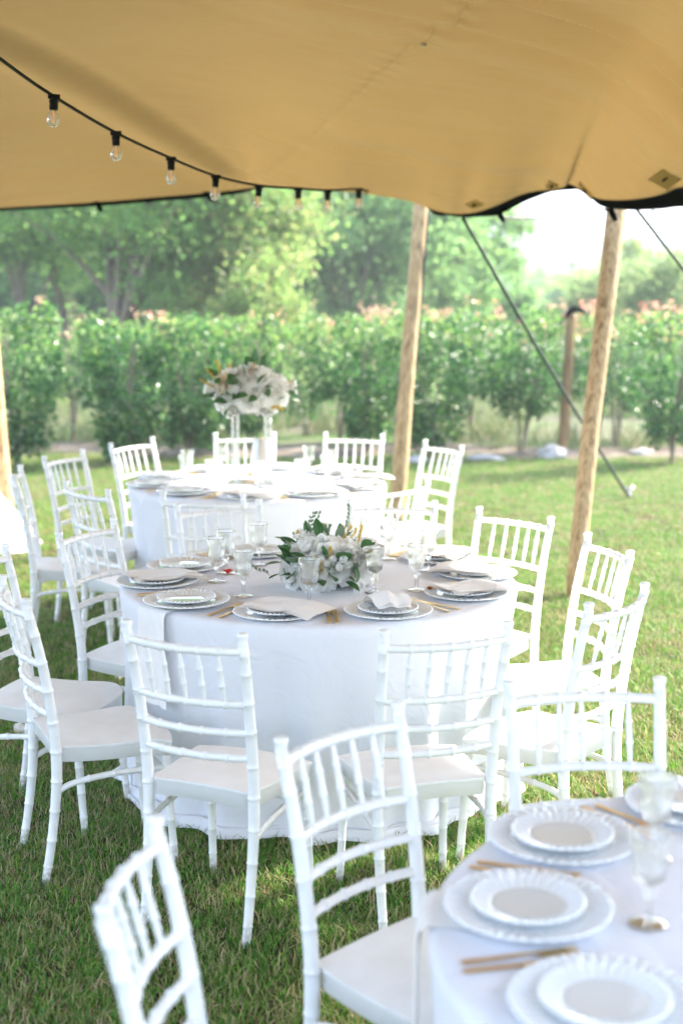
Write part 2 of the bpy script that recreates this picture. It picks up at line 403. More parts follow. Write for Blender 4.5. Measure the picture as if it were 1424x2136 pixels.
def fol(name, cols, rough=.4, tr=.4, spec=.5): return mat(name, cols[0], rough, spec, trans=tr, island=cols)
F = {}
F['hedge'] = fol('photinia_leaf', ((.022, .075, .025), (.045, .145, .038), (.09, .22, .055), (.16, .30, .08)), .3, .52)
F['hedge_light'] = fol('young_photinia_leaf', ((.14, .26, .06), (.21, .34, .08), (.30, .38, .12)), .32, .55)
F['redtip'] = fol('red_photinia_tip', ((.62, .24, .17), (.66, .36, .25), (.50, .44, .26)), .35, .5)
F['oak'] = fol('oak_leaf', ((.12, .27, .07), (.19, .37, .09), (.30, .45, .12)), .5, .68)
F['lime'] = fol('pale_ash_leaf', ((.16, .31, .07), (.24, .38, .10), (.30, .40, .12), (.40, .35, .16)), .5, .65)
F['blue'] = fol('distant_tree_leaf', ((.14, .29, .10), (.21, .38, .13), (.31, .45, .16)), .55, .68)
F['scrub'] = fol('scrub_leaf', ((.18, .30, .11), (.28, .38, .14), (.36, .38, .18)), .6, .6)

def blob(k, c, r, shell=.45):
    d = RNG.normal(size=(k, 3)); d /= np.linalg.norm(d, axis=1)[:, None]
    q = (shell + (1 - shell) * RNG.random(k)) ** 1; return np.array(c) + d * q[:, None] * np.array(r)
def crown_pts(k, c, r, clumps, csize):
    cen = blob(clumps, c, r, .25); w = RNG.uniform(.5, 1.4, clumps); w /= w.sum()
    ids = RNG.choice(clumps, k, p=w); sz = csize * RNG.uniform(.6, 1.4, clumps)
    return cen[ids] + RNG.normal(size=(k, 3)) * (sz[ids])[:, None] * np.array([.5, .5, .4]), cen
def shrub(px, Y, w, h, label, dens=1.0, low=.25, red=0.12, light=.3, stems=3, lean=0):
    h *= .95; dens *= 1.0; low = low * .8; x = (px - 712) / FPX * Y
    t = thing('photinia_shrub', label, 'shrub', (x, Y, 0), 0, 'photinia shrubs of the hedge')
    k = int(1900 * w * h * dens)
    def pts(k, z0, z1, wf=1):
        z = RNG.uniform(z0, z1, k); u = (z - low) / (h - low)
        ww = w * .5 * (.55 + .55 * np.sin(np.clip(u, 0, 1) * PI * .62)) * wf
        a = RNG.uniform(0, 2 * PI, k); q = np.sqrt(RNG.uniform(.12, 1, k)) * (1 + .16 * np.sin(3 * a + z * 5))
        p = np.stack([q * ww * np.cos(a), q * ww * .8 * np.sin(a), z], -1)
        return p + RNG.normal(size=p.shape) * .04
    # clumped: keep leaves near twig ends
    P1 = pts(k * 3, low, h); tw = pts(int(26 * w * h * 2) + 12, low + .05, h - .05)
    d = np.min(np.linalg.norm(P1[:, None, :] - tw[None], axis=2), axis=1); P1 = P1[d < .13][:k]
    up = P1[:, 2] > h * RNG.uniform(.62, 1.1, len(P1)); li = up & (RNG.random(len(P1)) < light * 2)
    tag(obj('crown', leaf_mesh('crown', P1[~li], RNG.uniform(.05, .095, (~li).sum()), F['hedge']), t), kind='stuff')
    if li.sum(): tag(obj('young_leaves', leaf_mesh('young_leaves', P1[li], RNG.uniform(.05, .09, li.sum()), F['hedge_light']), t), kind='stuff')
    top = pts(max(6, int(60 * w * light)), h - .12, h + .12, .8)
    if red:
        tp = pts(max(8, int(46 * w * red * 4)), h - .22, h + .10, .85)
        # shoots in little tufts
        seeds = tp[::9]; tp = np.concatenate([s + RNG.normal(size=(9, 3)) * .035 for s in seeds])
        tag(obj('red_shoots', leaf_mesh('red_shoots', tp, RNG.uniform(.05, .085, len(tp)), F['redtip'], 2.8), t), kind='stuff')
    mb = MB()
    for i in range(stems):
        a = random.uniform(0, 2 * PI); q = random.uniform(.12, .3) * w
        p = [Vector((.03 * math.cos(a), .03 * math.sin(a), -.03))]
        for s_ in (0.3, .65, 1): p.append(Vector((q * s_ * math.cos(a) + random.uniform(-.03, .03), q * s_ * math.sin(a) * .7, h * .8 * s_)))
        mb.tube(catmull(p, 4), [lerp(.017, .006, i_ / 12) for i_ in range(13)], 6)
    obj('stem', mb.mesh('stem', M['bark']), t)
    return t
shrubs = [
 (30, 14.2, 1.05, 1.72, 'glossy photinia shrub at the left edge behind the wooden pole', 1.1, .15, .03, .3),
 (262, 14.6, .95, 1.62, 'dark photinia shrub behind the left chairs of the far table', 1.25, .12, .08, .25),
 (395, 15.0, .85, 1.60, 'photinia shrub with a few red tips left of the tall flowers', 1.15, .15, .12, .3),
 (520, 15.6, .85, 1.55, 'photinia shrub right behind the tall white flower arrangement', .9, .25, .15, .5),
 (640, 17.2, .8, 1.45, 'pale loose shrub in the hedge gap right of the tall flowers', .45, .3, .10, .9),
 (765, 15.3, .80, 1.62, 'photinia shrub left of the middle wooden pole', 1.0, .2, .30, .4),
 (905, 15.0, .95, 1.60, 'broad dark photinia shrub right of the middle wooden pole', 1.15, .15, .16, .3),
 (1085, 15.2, .95, 1.66, 'photinia shrub on bare stems behind the crossing guy strap', .85, .55, .3, .35),
 (1185, 16.6, .7, 1.62, 'sparse red tipped shrub around the brown stake', .5, .6, .9, .5),
 (1290, 15.7, .85, 1.58, 'sparse photinia shrub just right of the right wooden pole', .5, .5, .5, .5),
 (1402, 14.6, .85, 1.62, 'red tipped photinia shrub at the right edge of the lawn', 1.0, .25, .5, .35)]
shrubs += [
 (150, 16.9, 1.2, 1.45, 'pale second row shrub in the gap right of the leftmost shrub', .45, .62, .10, .9),
 (330, 17.0, 1.2, 1.50, 'pale second row shrub showing between the two left shrubs', .5, .62, .15, .9),
 (455, 16.8, 1.0, 1.55, 'pale second row shrub just left of the tall flowers', .5, .2, .15, .8),
 (705, 16.6, 1.1, 1.55, 'pale second row shrub left of the middle pole', .6, .62, .3, .8),
 (835, 16.8, 1.1, 1.58, 'pale second row shrub directly behind the middle pole', .6, .62, .3, .7),
 (990, 16.8, 1.2, 1.60, 'pale second row shrub left of the brown stake', .55, .62, .35, .8),
 (1350, 17.0, 1.3, 1.55, 'pale second row shrub in the gap near the right edge', .45, .45, .5, .8)]
for px, Y, w, h, lab, dn, lo, rd, li in shrubs: shrub(px, Y, w, h, lab, dn, lo, rd, li)

def tree(name, label, x, Y, h, trunk_h, R, m, k, leaf, clumps, csz, lean=0, tr=.14, group='trees beyond the hedge', forks=5, vis=1):
    t = thing(name, label, 'tree', (x, Y, 0), 0, group)
    top = Vector((lean, 0, h * .72)); mb = MB()
    base = catmull([(0, 0, -.1), (lean * .2 + .05, 0, trunk_h * .5), (lean * .55, .05, trunk_h), tuple(top)], 5)
    mb.tube(base, [lerp(tr, tr * .25, i / 15) for i in range(16)], 8)
    P1, cen = crown_pts(k, (lean * .8, 0, (h + trunk_h) / 2), (R, R * .8, (h - trunk_h) / 2), clumps, csz)
    obj('trunk', mb.mesh('trunk', M['bark']), t)
    mb = MB()
    for i in range(min(forks, len(cen))):
        c = Vector(cen[i]); s = base[5 + (i % 8)]
        mid = s.lerp(c, .5) + Vector((0, 0, .25)); mb.tube(catmull([s, mid, c], 4), [lerp(tr * .5, .015, j / 8) for j in range(9)], 6)
    obj('branches', mb.mesh('branches', M['bark']), t)
    obj('crown', leaf_mesh('crown', P1, RNG.uniform(leaf * .7, leaf * 1.3, k), m, 1.9), t)
    return t
def TX(px, Y): return (px - 712) / FPX * Y
tree('oak_tree', 'leaning dark green tree with forked trunks at the far left', TX(200, 24), 24, 5.6, 1.3, 3.0, F['oak'], 25000, .11, 100, .55, lean=1.0, tr=.15, forks=14)
tree('oak_tree', 'slim tree with grey trunk at the left edge of the picture', TX(62, 27), 27, 5.4, 1.7, 2.4, F['oak'], 20000, .12, 60, .5, lean=-.4, tr=.10)
tree('oak_tree', 'dark trunked tree between the two left trees', TX(135, 29), 29, 5.6, 1.6, 2.4, F['blue'], 20000, .12, 50, .5, tr=.12)
tree('ash_tree', 'yellow green tree in light leaf left of the picture centre', TX(430, 25), 25, 5.4, .5, 2.0, F['lime'], 30000, .11, 110, .5, lean=.2, tr=.10, forks=8)
tree('ash_tree', 'low rounded pale green tree behind the hedge at the centre', TX(545, 23), 23, 2.6, .2, 1.0, F['lime'], 7000, .10, 40, .35, tr=.06)
tree('tall_tree', 'tall blue green tree hung with foliage right of the centre', TX(720, 31), 31, 6.4, .6, 3.1, F['blue'], 34000, .13, 130, .6, tr=.13, forks=10)
tree('tall_tree', 'tall green tree whose crown ends against the pale sky', TX(900, 33), 33, 6.2, .5, 2.3, F['oak'], 30000, .13, 120, .55, tr=.10, forks=10)
tree('small_tree', 'small dark round bush tree standing against the pale hills', TX(1078, 32), 32, 2.7, .1, .45, F['blue'], 2600, .10, 20, .25, tr=.05)
tree('small_tree', 'low green tree behind the hedge at the right edge', TX(1390, 27), 27, 2.9, .1, 1.6, F['scrub'], 9000, .11, 40, .4, tr=.07)
tree('small_tree', 'low spreading bush tree seen beside the top of the brown stake', TX(1250, 30), 30, 2.35, .1, 1.4, F['scrub'], 7000, .11, 36, .35, tr=.06)
# woodland and scrub that reads as one mass
Pw = []
for i in range(46):
    x = RNG.uniform(-17, 1.6); Y = RNG.uniform(36, 46); h = RNG.uniform(4, 7)
    Pw.append(blob(1500, (x, Y, h * .5), (2.2, 1.6, h * .55), .3))
Pw = np.concatenate(Pw); tag(obj('woodland', leaf_mesh('woodland', Pw, RNG.uniform(.2, .34, len(Pw)), F['blue'], 1.6)), kind='stuff')
Ps = []
for i in range(70):
    x = RNG.uniform(-14, 14); Y = RNG.uniform(19.5, 34); h = RNG.uniform(.5, 1.5)
    Ps.append(blob(520, (x, Y, h * .45), (RNG.uniform(.5, 1.2), .7, h * .6), .2))
Ps = np.concatenate(Ps); Ps = Ps[Ps[:, 2] > 0]
tag(obj('scrub', leaf_mesh('scrub', Ps, RNG.uniform(.06, .13, len(Ps)), F['scrub'], 2)), kind='stuff')
Pf = []
for i in range(120):
    x = RNG.uniform(-60, 70); Y = RNG.uniform(60, 120); h = RNG.uniform(2, 4.5)
    Pf.append(blob(260, (x, Y, h * .3), (5, 4, h * .55), .2))
Pf = np.concatenate(Pf); Pf = Pf[Pf[:, 2] > 0]
tag(obj('far_woodland', leaf_mesh('far_woodland', Pf, RNG.uniform(.5, .9, len(Pf)), F['blue'], 1.5)), kind='stuff')

# stones and earth along the foot of the hedge
bed = []
for i in range(7):
    bed.append([(x, 15.05 + .22 * math.sin(x * 1.7) + .16 * i * 1.0 - .12 * math.cos(x * 3.1), .006 + .05 * math.sin(i / 6 * PI) * (1 + .3 * math.sin(x * 5 + i))) for x in np.linspace(-9, 9, 70)])
mb = MB(); mb.grid(bed); tag(obj('soil_bed', mb.mesh('soil_bed', M['soil'])), kind='structure')
def rock(px, py, s, label, seed):
    r = random.Random(seed); p = on(px, py, 0); import bmesh
    bm = bmesh.new(); bmesh.ops.create_icosphere(bm, subdivisions=3, radius=1)
    for v in bm.verts:
        v.co *= 1 + .28 * mn.noise(v.co * 1.3 + Vector((seed, 0, 0))) + .08 * mn.noise(v.co * 4 + Vector((seed, 0, 0)))
        v.co.x *= s[0]; v.co.y *= s[1]; v.co.z *= s[2]
    me = bpy.data.meshes.new('stone'); bm.to_mesh(me); bm.free(); me.materials.append(M['stone'])
    o = obj('stone', me, loc=(p.x, p.y, s[2] * .55), rot=(0, 0, r.uniform(0, 3)))
    return tag(o, label, 'stone', 'stones along the foot of the hedge')
rock(1150, 958, (.17, .12, .10), 'largest pale stone, at the foot of the brown stake', 1)
rock(1012, 962, (.20, .10, .05), 'flat grey stone at the hedge foot between two shrubs', 2)
rock(1338, 950, (.18, .10, .05), 'flat pale stone at the lawn edge right of the right pole', 3)
rock(868, 966, (.14, .09, .05), 'small flat stone just right of the middle pole', 4)
rock(950, 968, (.08, .07, .04), 'smallest round stone near the upright chair at the far table', 5)

# ------------------------------------------------------------------ stretch tent
# lower rim of the fabric, and lower rim of the black band, followed from left to right
edge_px = [(-520, 482, 9.6), (-300, 462, 10.0), (-100, 444, 10.3), (0, 434, 10.5), (200, 422, 10.6), (330, 411, 10.6), (450, 401, 10.6), (520, 393, 10.4), (560, 390, 10.0), (650, 393, 9.7), (712, 400, 9.6),
           (760, 404, 9.6), (850, 419, 9.6), (900, 437, 9.6), (935, 445, 9.6), (965, 446, 9.6), (1000, 441, 9.5), (1040, 427, 9.4), (1085, 407, 9.3), (1121, 398, 9.2), (1150, 396, 9.1), (1175, 391, 9.0), (1187, 384, 9.0),
           (1205, 393, 8.9), (1229, 407, 8.8), (1256, 416, 8.7), (1310, 417, 8.5), (1377, 407, 8.3), (1424, 391, 8.1), (1540, 394, 7.6), (1720, 394, 6.9), (1960, 385, 6.1)]
band_px = [(-520, 489), (-300, 469), (-100, 450), (0, 440), (200, 430), (330, 420), (450, 410), (520, 399), (560, 386), (650, 380), (712, 380),
           (760, 382), (850, 395), (900, 443), (935, 450), (965, 453), (1000, 452), (1040, 448), (1085, 425), (1121, 410), (1150, 400), (1175, 397), (1187, 396.5),
           (1205, 396.5), (1229, 412), (1256, 431), (1310, 438), (1377, 436), (1424, 431), (1540, 430), (1700, 430), (1960, 430)]
E3 = [at(*p) for p in edge_px]; B3 = [at(b[0], b[1], e[2] + (.06 if b[1] > e[1] else .55)) for b, e in zip(band_px, edge_px)]
E3 += [Vector((3.45, 4.4, 2.42)), Vector((3.5, 2.8, 2.46)), Vector((3.5, 1.3, 2.5))]
B3 += [Vector((3.49, 4.4, 2.34)), Vector((3.54, 2.8, 2.38)), Vector((3.54, 1.3, 2.42))]
NS = 13
Ec = catmull(E3, NS); Bc = catmull(B3, NS)
ncol = len(Ec)
# arc length parameter along the rim
al = [0]
for a_, b_ in zip(Ec, Ec[1:]): al.append(al[-1] + (b_ - a_).length)
def ridge(x, y, a, b, w, amp, ease=.12):
    """a crease in the cloth running from a to b"""
    ax, ay = a; bx, by = b; dx, dy = bx - ax, by - ay; L2 = dx * dx + dy * dy
    t = ((x - ax) * dx + (y - ay) * dy) / L2; L = math.sqrt(L2)
    d = ((x - ax) * dy - (y - ay) * dx) / L
    if t < -ease or t > 1 + ease: return 0
    e = min(1, (t + ease) / (2 * ease)) * min(1, (1 + ease - t) / (2 * ease)); e = max(0, e); e = e * e * (3 - 2 * e)
    return amp * e * math.exp(-(d / w) ** 2)
RID = [((.35, 6.55), (2.3, 7.42), .045, -.030), ((.30, 6.66), (2.3, 7.50), .050, .026), ((-.4, 6.70), (2.2, 7.62), .10, -.038), ((-.5, 6.85), (2.2, 7.80), .045, .020),
       ((-.4, 7.05), (2.0, 7.90), .12, -.020), ((-.2, 7.35), (1.9, 8.10), .05, .012), ((.0, 8.75), (1.5, 8.85), .10, -.016), ((-.1, 8.95), (1.3, 9.05), .06, .012),
       ((-2.4, 7.0), (-.75, 10.3), .20, -.050), ((-2.2, 7.0), (-.6, 10.3), .09, .022), ((-2.9, 9.95), (-.9, 10.25), .10, .022), ((-1.7, 6.8), (-.1, 7.6), .05, .006), ((-.8, 7.3), (.2, 7.9), .04, .005)]
NT = 230
def gsm(C, k):
    out = []
    for i in range(len(C)):
        w_ = 0; a_ = Vector((0, 0, 0))
        for j in range(max(0, i - 3 * k), min(len(C), i + 3 * k + 1), 2):
            g_ = math.exp(-((i - j) / k) ** 2); a_ += C[j] * g_; w_ += g_
        out.append(a_ / w_)
    return out
Esm = gsm(Ec, 26)
rows = []
for i in range(NT + 1):
    t = i / NT; tt = t ** 1.25; row = []
    for j in range(ncol):
        u = al[j] / al[-1]; q_ = min(1, tt / .16); q_ = q_ * q_ * (3 - 2 * q_); e = Ec[j].lerp(Esm[j], q_)
        bx = lerp(-5.0, 3.4, min(1, max(0, (e.x + 4.0) / 7.2))); by = .9
        if j > ncol - 4 * NS: bx = lerp(e.x, bx, .3); by = lerp(.9, e.y - .4, (j - (ncol - 4 * NS)) / (4 * NS) * .6)
        x = lerp(e.x, bx, tt); y = lerp(e.y, by, tt)
        crest = 3.36 - .010 * (x + 1.2) ** 2
        dist = math.hypot(x - e.x, y - e.y)
        g = 1 - math.exp(-(dist / 2.6) * (1 + .25 * min(dist, 3)))
        z = lerp(e.z, max(crest, e.z + .1), g * .98)
        if tt > .7: z -= .55 * ((tt - .7) / .3) ** 2
        fade = min(1, dist / .5)
        for (a_, b_, w_, am) in RID: z += ridge(x, y, a_, b_, w_, am * 1.7) * fade
        row.append((x, y, z))
    rows.append(row)
cm = bpy.data.materials.new('sand_stretch_fabric'); cm.use_nodes = True
n = cm.node_tree.nodes; l = cm.node_tree.links; b = n['Principled BSDF']; out = n['Material Output']
b.inputs['Roughness'].default_value = .75; b.inputs['Specular IOR Level'].default_value = .25; b.inputs['Sheen Weight'].default_value = .1
tc = n.new('ShaderNodeTexCoord')
c1 = ramp(noise(.9), [(.195, .120, .034), (.22, .139, .043), (.245, .16, .058)], [.35, .5, .65]); l.new(c1, b.inputs['Base Color'])
def dotline(ax, ay, bx, by):
    dx, dy = bx - ax, by - ay; L_ = math.hypot(dx, dy); dx /= L_; dy /= L_
    s = n.new('ShaderNodeSeparateXYZ'); l.new(tc.outputs['Object'], s.inputs[0])
    def lin(cx, cy, c0):
        m1 = n.new('ShaderNodeMath'); m1.operation = 'MULTIPLY'; m1.inputs[1].default_value = cx; l.new(s.outputs[0], m1.inputs[0])
        m2 = n.new('ShaderNodeMath'); m2.operation = 'MULTIPLY_ADD'; m2.inputs[1].default_value = cy; l.new(s.outputs[1], m2.inputs[0]); l.new(m1.outputs[0], m2.inputs[2])
        m3 = n.new('ShaderNodeMath'); m3.operation = 'ADD'; m3.inputs[1].default_value = c0; l.new(m2.outputs[0], m3.inputs[0]); return m3.outputs[0]
    return lin(dx, dy, -(ax * dx + ay * dy)), lin(dy, -dx, -(ax * dy - ay * dx))
al_, ac_ = dotline(.85, 6.2, -.35, 9.32)
def mth(op, a, b=None, c=None):
    q = n.new('ShaderNodeMath'); q.operation = op
    for i_, v_ in enumerate((a, b, c)):
        if v_ is None: continue
        if isinstance(v_, (int, float)): q.inputs[i_].default_value = v_
        else: l.new(v_, q.inputs[i_])
    return q.outputs[0]
seam = mth('EXPONENT', mth('MULTIPLY', mth('POWER', mth('DIVIDE', ac_, .012), 2.0), -1.0))
band = mth('EXPONENT', mth('MULTIPLY', mth('POWER', mth('DIVIDE', ac_, .085), 2.0), -1.0))
puck = mth('MULTIPLY', mth('MULTIPLY', mth('SINE', mth('ADD', mth('MULTIPLY', al_, 62.0), mth('MULTIPLY', noise(3), 9.0))), band), .5)
near_ = n.new('ShaderNodeMapRange'); near_.inputs[1].default_value = 2.4; near_.inputs[2].default_value = 1.0; l.new(al_, near_.inputs[0])
hgt = mth('ADD', mth('MULTIPLY', puck, near_.outputs[0]), mth('MULTIPLY', seam, .35))
bp1 = n.new('ShaderNodeBump'); bp1.inputs['Strength'].default_value = .9; bp1.inputs['Distance'].default_value = .035; l.new(hgt, bp1.inputs['Height'])
mpn = n.new('ShaderNodeMapping'); mpn.inputs['Rotation'].default_value = (0, 0, math.radians(-47)); mpn.inputs['Scale'].default_value = (.35, 5.0, 1)
l.new(tc.outputs['Object'], mpn.inputs[0]); q1 = n.new('ShaderNodeTexNoise'); q1.inputs['Scale'].default_value = 1.3; q1.inputs['Detail'].default_value = 4; l.new(mpn.outputs[0], q1.inputs['Vector'])
bp2 = n.new('ShaderNodeBump'); bp2.inputs['Strength'].default_value = .55; bp2.inputs['Distance'].default_value = .05; l.new(q1.outputs[0], bp2.inputs['Height']); l.new(bp1.outputs[0], bp2.inputs['Normal'])
bp3 = n.new('ShaderNodeBump'); bp3.inputs['Strength'].default_value = .15; bp3.inputs['Distance'].default_value = .002; l.new(noise(160), bp3.inputs['Height']); l.new(bp2.outputs[0], bp3.inputs['Normal'])
l.new(bp3.outputs[0], b.inputs['Normal'])
tr_ = n.new('ShaderNodeBsdfTranslucent'); tr_.inputs[0].default_value = (.40, .25, .09, 1)
mxs = n.new('ShaderNodeMixShader'); mxs.inputs[0].default_value = .12; l.new(b.outputs[0], mxs.inputs[1]); l.new(tr_.outputs[0], mxs.inputs[2]); l.new(mxs.outputs[0], out.inputs[0])
PATCH = mat('sand_patch', (.33, .21, .07), .8, .2, bump=.2, bscale=200)
tent = thing('tent_canopy', 'sand coloured stretch tent roof with black edging over the tables', 'tent', (0, 0, 0))
mb = MB(); mb.grid(rows); fabric = obj('fabric', mb.mesh('fabric', cm), tent)
mb = MB(); mb.grid([[tuple(e) for e in Ec], [tuple(e.lerp(b_, .5) + Vector((0, .02, 0))) for e, b_ in zip(Ec, Bc)], [tuple(p) for p in Bc], [tuple(p + Vector((0, .035, .012))) for p in Bc], [tuple(e + Vector((0, .05, .02))) for e in Ec]])
obj('edge_band', mb.mesh('edge_band', M['black']), tent)
# stitched patches with a slot, eyelet
flat_rows = [Vector(p) for r in rows[:150] for p in r]
pxs = [topx(p) for p in flat_rows]
def surf(px, py):
    i = min(range(len(flat_rows)), key=lambda k: (pxs[k][0] - px) ** 2 + (pxs[k][1] - py) ** 2 if flat_rows[k].y > 3 else 1e9)
    r, c = divmod(i, ncol); p = Vector(rows[r][c]); c2 = max(1, min(ncol - 2, c)); r2 = max(1, r)
    tu = (Vector(rows[r][c2 + 1]) - Vector(rows[r][c2 - 1])).normalized(); tv = (Vector(rows[r2 + 1][c]) - Vector(rows[r2 - 1][c])).normalized()
    nn = tu.cross(tv).normalized()
    if nn.z > 0: nn = -nn
    return p, tu, nn
for (px, py, w, h, ang) in ((1387, 374, .17, .13, .30), (988, 426, .13, .07, .25), (1152, 386, .12, .07, .6), (1222, 397, .12, .07, -.55)):
    p, tu, nn = surf(px, py); tv = nn.cross(tu); R = Matrix((tu, tv, nn)).transposed() @ Matrix.Rotation(ang, 3, 'Z')
    mb = MB(); mb.box((0, 0, 0), (w, h, .003)); o = obj('reinforcing_patch', mb.mesh('reinforcing_patch', PATCH, False), tent); o.matrix_local = Matrix.Translation(p + nn * .006) @ R.to_4x4()
    mb = MB(); mb.tube([(-w * .17, 0, .005), (0, .004, .006), (w * .17, 0, .005)], [.004, .009, .004], 8); obj('slot', mb.mesh('slot', M['black']), o)
p, tu, nn = surf(886, 90); mb = MB(); mb.lathe([(.0, .012), (.012, .010), (.016, .0), (.012, -.004)], 16)
o = obj('eyelet', mb.mesh('eyelet', M['steel']), tent); tv = nn.cross(tu); o.matrix_local = Matrix.Translation(p + nn * .004) @ Matrix((tu, tv, nn)).transposed().to_4x4()
# small clips on the rim
for px, py, Y in ((207, 432, 10.6), (437, 410, 10.6), (1045, 453, 9.4), (1278, 449, 8.65)):
    p = at(px, py, Y); mb = MB(); mb.tube([p + Vector((-.02, 0, .04)), p + Vector((0, 0, .0)), p + Vector((.018, .01, -.03))], [.016, .02, .012], 8)
    mb.tube([p + Vector((-.02, 0, .03)), p + Vector((-.05, 0, .035))], .01, 6)
    obj('corner_clip', mb.mesh('corner_clip', M['black']), tent)

# ------------------------------------------------------------------ poles, straps, cables
def pole(label, base, top, r0, r1, blunt=True, m='wood', name='tent_pole', cat='pole', group='wooden poles of the tent'):
    base = Vector(base); top = Vector(top); L = (top - base).length; d = (top - base).normalized()
    mb = MB(); k = 26; pts = []; rad = []
    for i in range(k + 1):
        t = i / k; w = Vector((mn.noise(Vector((t * 3, base.x, 0))), mn.noise(Vector((t * 3, 5, base.x))), 0)) * .006
        pts.append(Vector((0, 0, 0)) + d * L * t + w); rad.append(lerp(r0, r1, t) * (1 + .03 * mn.noise(Vector((t * 9, base.x, 2)))))
    if blunt: rad[0] *= .62; rad[1] *= .97
    mb.tube(pts, rad, 18); o = obj(name, mb.mesh(name, M[m]), loc=base)
    return tag(o, label, cat, group)
pr = at(1288, 430, 9.1)
pole('round pine tent pole at the right, standing in front of the lawn', on(1192, 1246), pr + Vector((.02, .1, .12)), .052, .062)
pole('round pine tent pole in the middle, right of the far table', on(824, 1098), at(880, 395, 11.3), .062, .056)
pole('thick pine tent pole cut off by the left edge of the picture', on(14, 1112), at(-50, 400, 11.0), .075, .070)
st = pole('thin brown stake standing upright inside the hedge', on(1172, 945), at(1190, 655, 15.4), .055, .052, False, 'stake', 'hedge_stake', 'stake', None)
mb = MB(); p = at(1196, 652, 15.3)
mb.tube(catmull([p + Vector((-.09, 0, -.06)), p + Vector((-.03, 0, .02)), p + Vector((.06, 0, .03)), p + Vector((.12, 0, -.02))], 4), [.01, .02, .035, .035, .038, .04, .038, .03, .03, .028, .02, .014, .006], 8)
tag(obj('strap_knot', mb.mesh('strap_knot', M['black'])), 'black knotted cloth on top of the brown stake', 'strap knot')
def strap(name, label, pts, r, m, cat, group=None, flat=False, seg=8):
    mb = MB(); c = catmull(pts, seg); mb.tube(c, r, 8)
    o = obj(name, mb.mesh(name, m)); return tag(o, label, cat, group)
GG = 'guy straps holding down the tent'
g_a, g_b = at(965, 455, 9.6), on(1313, 1040)
strap('guy_strap', 'long dark guy strap running behind the right pole to the lawn', [g_a, g_a.lerp(g_b, .33) + Vector((0, 0, -.03)), g_a.lerp(g_b, .66) + Vector((0, 0, -.03)), g_b], .012, M['strap'], 'strap', GG)
g_c = at(1322, 430, 8.6); g_d = at(1424, 562, 9.3)
strap('guy_strap', 'dark guy strap leaving the picture at the right edge', [g_c, g_c.lerp(g_d, .5), g_d, g_c + (g_d - g_c) * 3.0], .010, M['strap'], 'strap', GG)
strap('guy_strap', 'dark strap hanging straight down beside the middle pole', [at(894, 440, 11.2), at(884, 560, 11.15), at(872, 700, 11.1), at(866, 770, 11.08)], .010, M['strap'], 'strap', GG)
strap('guy_strap', 'dark strap hanging down the right side of the right pole', [at(1262, 800, 9.2), at(1252, 880, 9.2), at(1243, 930, 9.2)], .010, M['strap'], 'strap', GG)
strap('rope', 'pale rope sagging between two tent corners against the sky', [at(1040, 452, 9.5), at(1095, 457, 9.4), at(1170, 450, 9.3), at(1262, 436, 9.0)], .009, M['white_rope'], 'rope', None)
strap('rope', 'pale rope curving away right of the right pole', [at(1358, 437, 8.5), at(1390, 446, 8.6), at(1440, 452, 8.8), at(1520, 452, 9)], .007, M['white_rope'], 'rope', None)
pg = on(1313, 1040); mb = MB(); mb.tube([pg + Vector((-.01, 0, .10)), pg + Vector((.01, 0, -.08))], .012, 8); mb.tube([pg + Vector((-.045, 0, .085)), pg + Vector((.03, 0, .095))], .012, 8)
tag(obj('ground_peg', mb.mesh('ground_peg', M['steel'])), 'steel peg in the lawn at the end of the long guy strap', 'peg')
# string light
bulbs = [(113, 205, 5.6), (242, 281, 6.1), (357, 334, 6.6), (450, 371, 7.1), (540, 391, 7.5), (622, 397, 7.9), (683, 401, 8.3), (748, 398, 8.8)]
sl = thing('festoon_light', 'black festoon cable with clear filament bulbs under the tent roof', 'string lights', (0, 0, 0))
mb = MB(); cpts = [at(-330, -130, 4.0), at(0, 122, 5.15)] + [at(px, py - 4, Y) for px, py, Y in bulbs] + [at(762, 398, 9.3), at(778, 399, 10.2)]
mb.tube(catmull(cpts, 8), .0065, 8); obj('cable', mb.mesh('cable', M['cable']), sl)
ms = MB(); ms.lathe([(.001, .014), (.013, .012), (.017, .004), (.015, -.006), (.0185, -.010), (.0185, -.015), (.016, -.019), (.0168, -.034), (.0155, -.044), (.001, -.044)], 14)
ms.box((0, 0, .006), (.044, .020, .018)); me_s = ms.mesh('socket', M['cable'])
mb_ = MB(); mb_.lathe([(.012, -.042), (.0125, -.048), (.0165, -.056), (.0225, -.066), (.0250, -.078), (.0245, -.088), (.0200, -.099), (.011, -.106), (.0008, -.108)], 20); me_b = mb_.mesh('bulb', M['bulb'])
mf = MB()
for k in range(4):
    a = k * PI / 2; mf.tube([(.003 * math.cos(a), .003 * math.sin(a), -.048), (.008 * math.cos(a), .008 * math.sin(a), -.070), (.004 * math.cos(a + .5), .004 * math.sin(a + .5), -.093)], .0012, 5)
mf.tube([(0, 0, -.044), (0, 0, -.066)], .0025, 6); me_f = mf.mesh('filament', M['filament'])
for k, (px, py, Y) in enumerate(bulbs):
    s = obj('socket', me_s, sl, loc=at(px, py, Y), rot=(0, random.uniform(-.12, .12), .3)); obj('bulb', me_b, s); obj('filament', me_f, s)

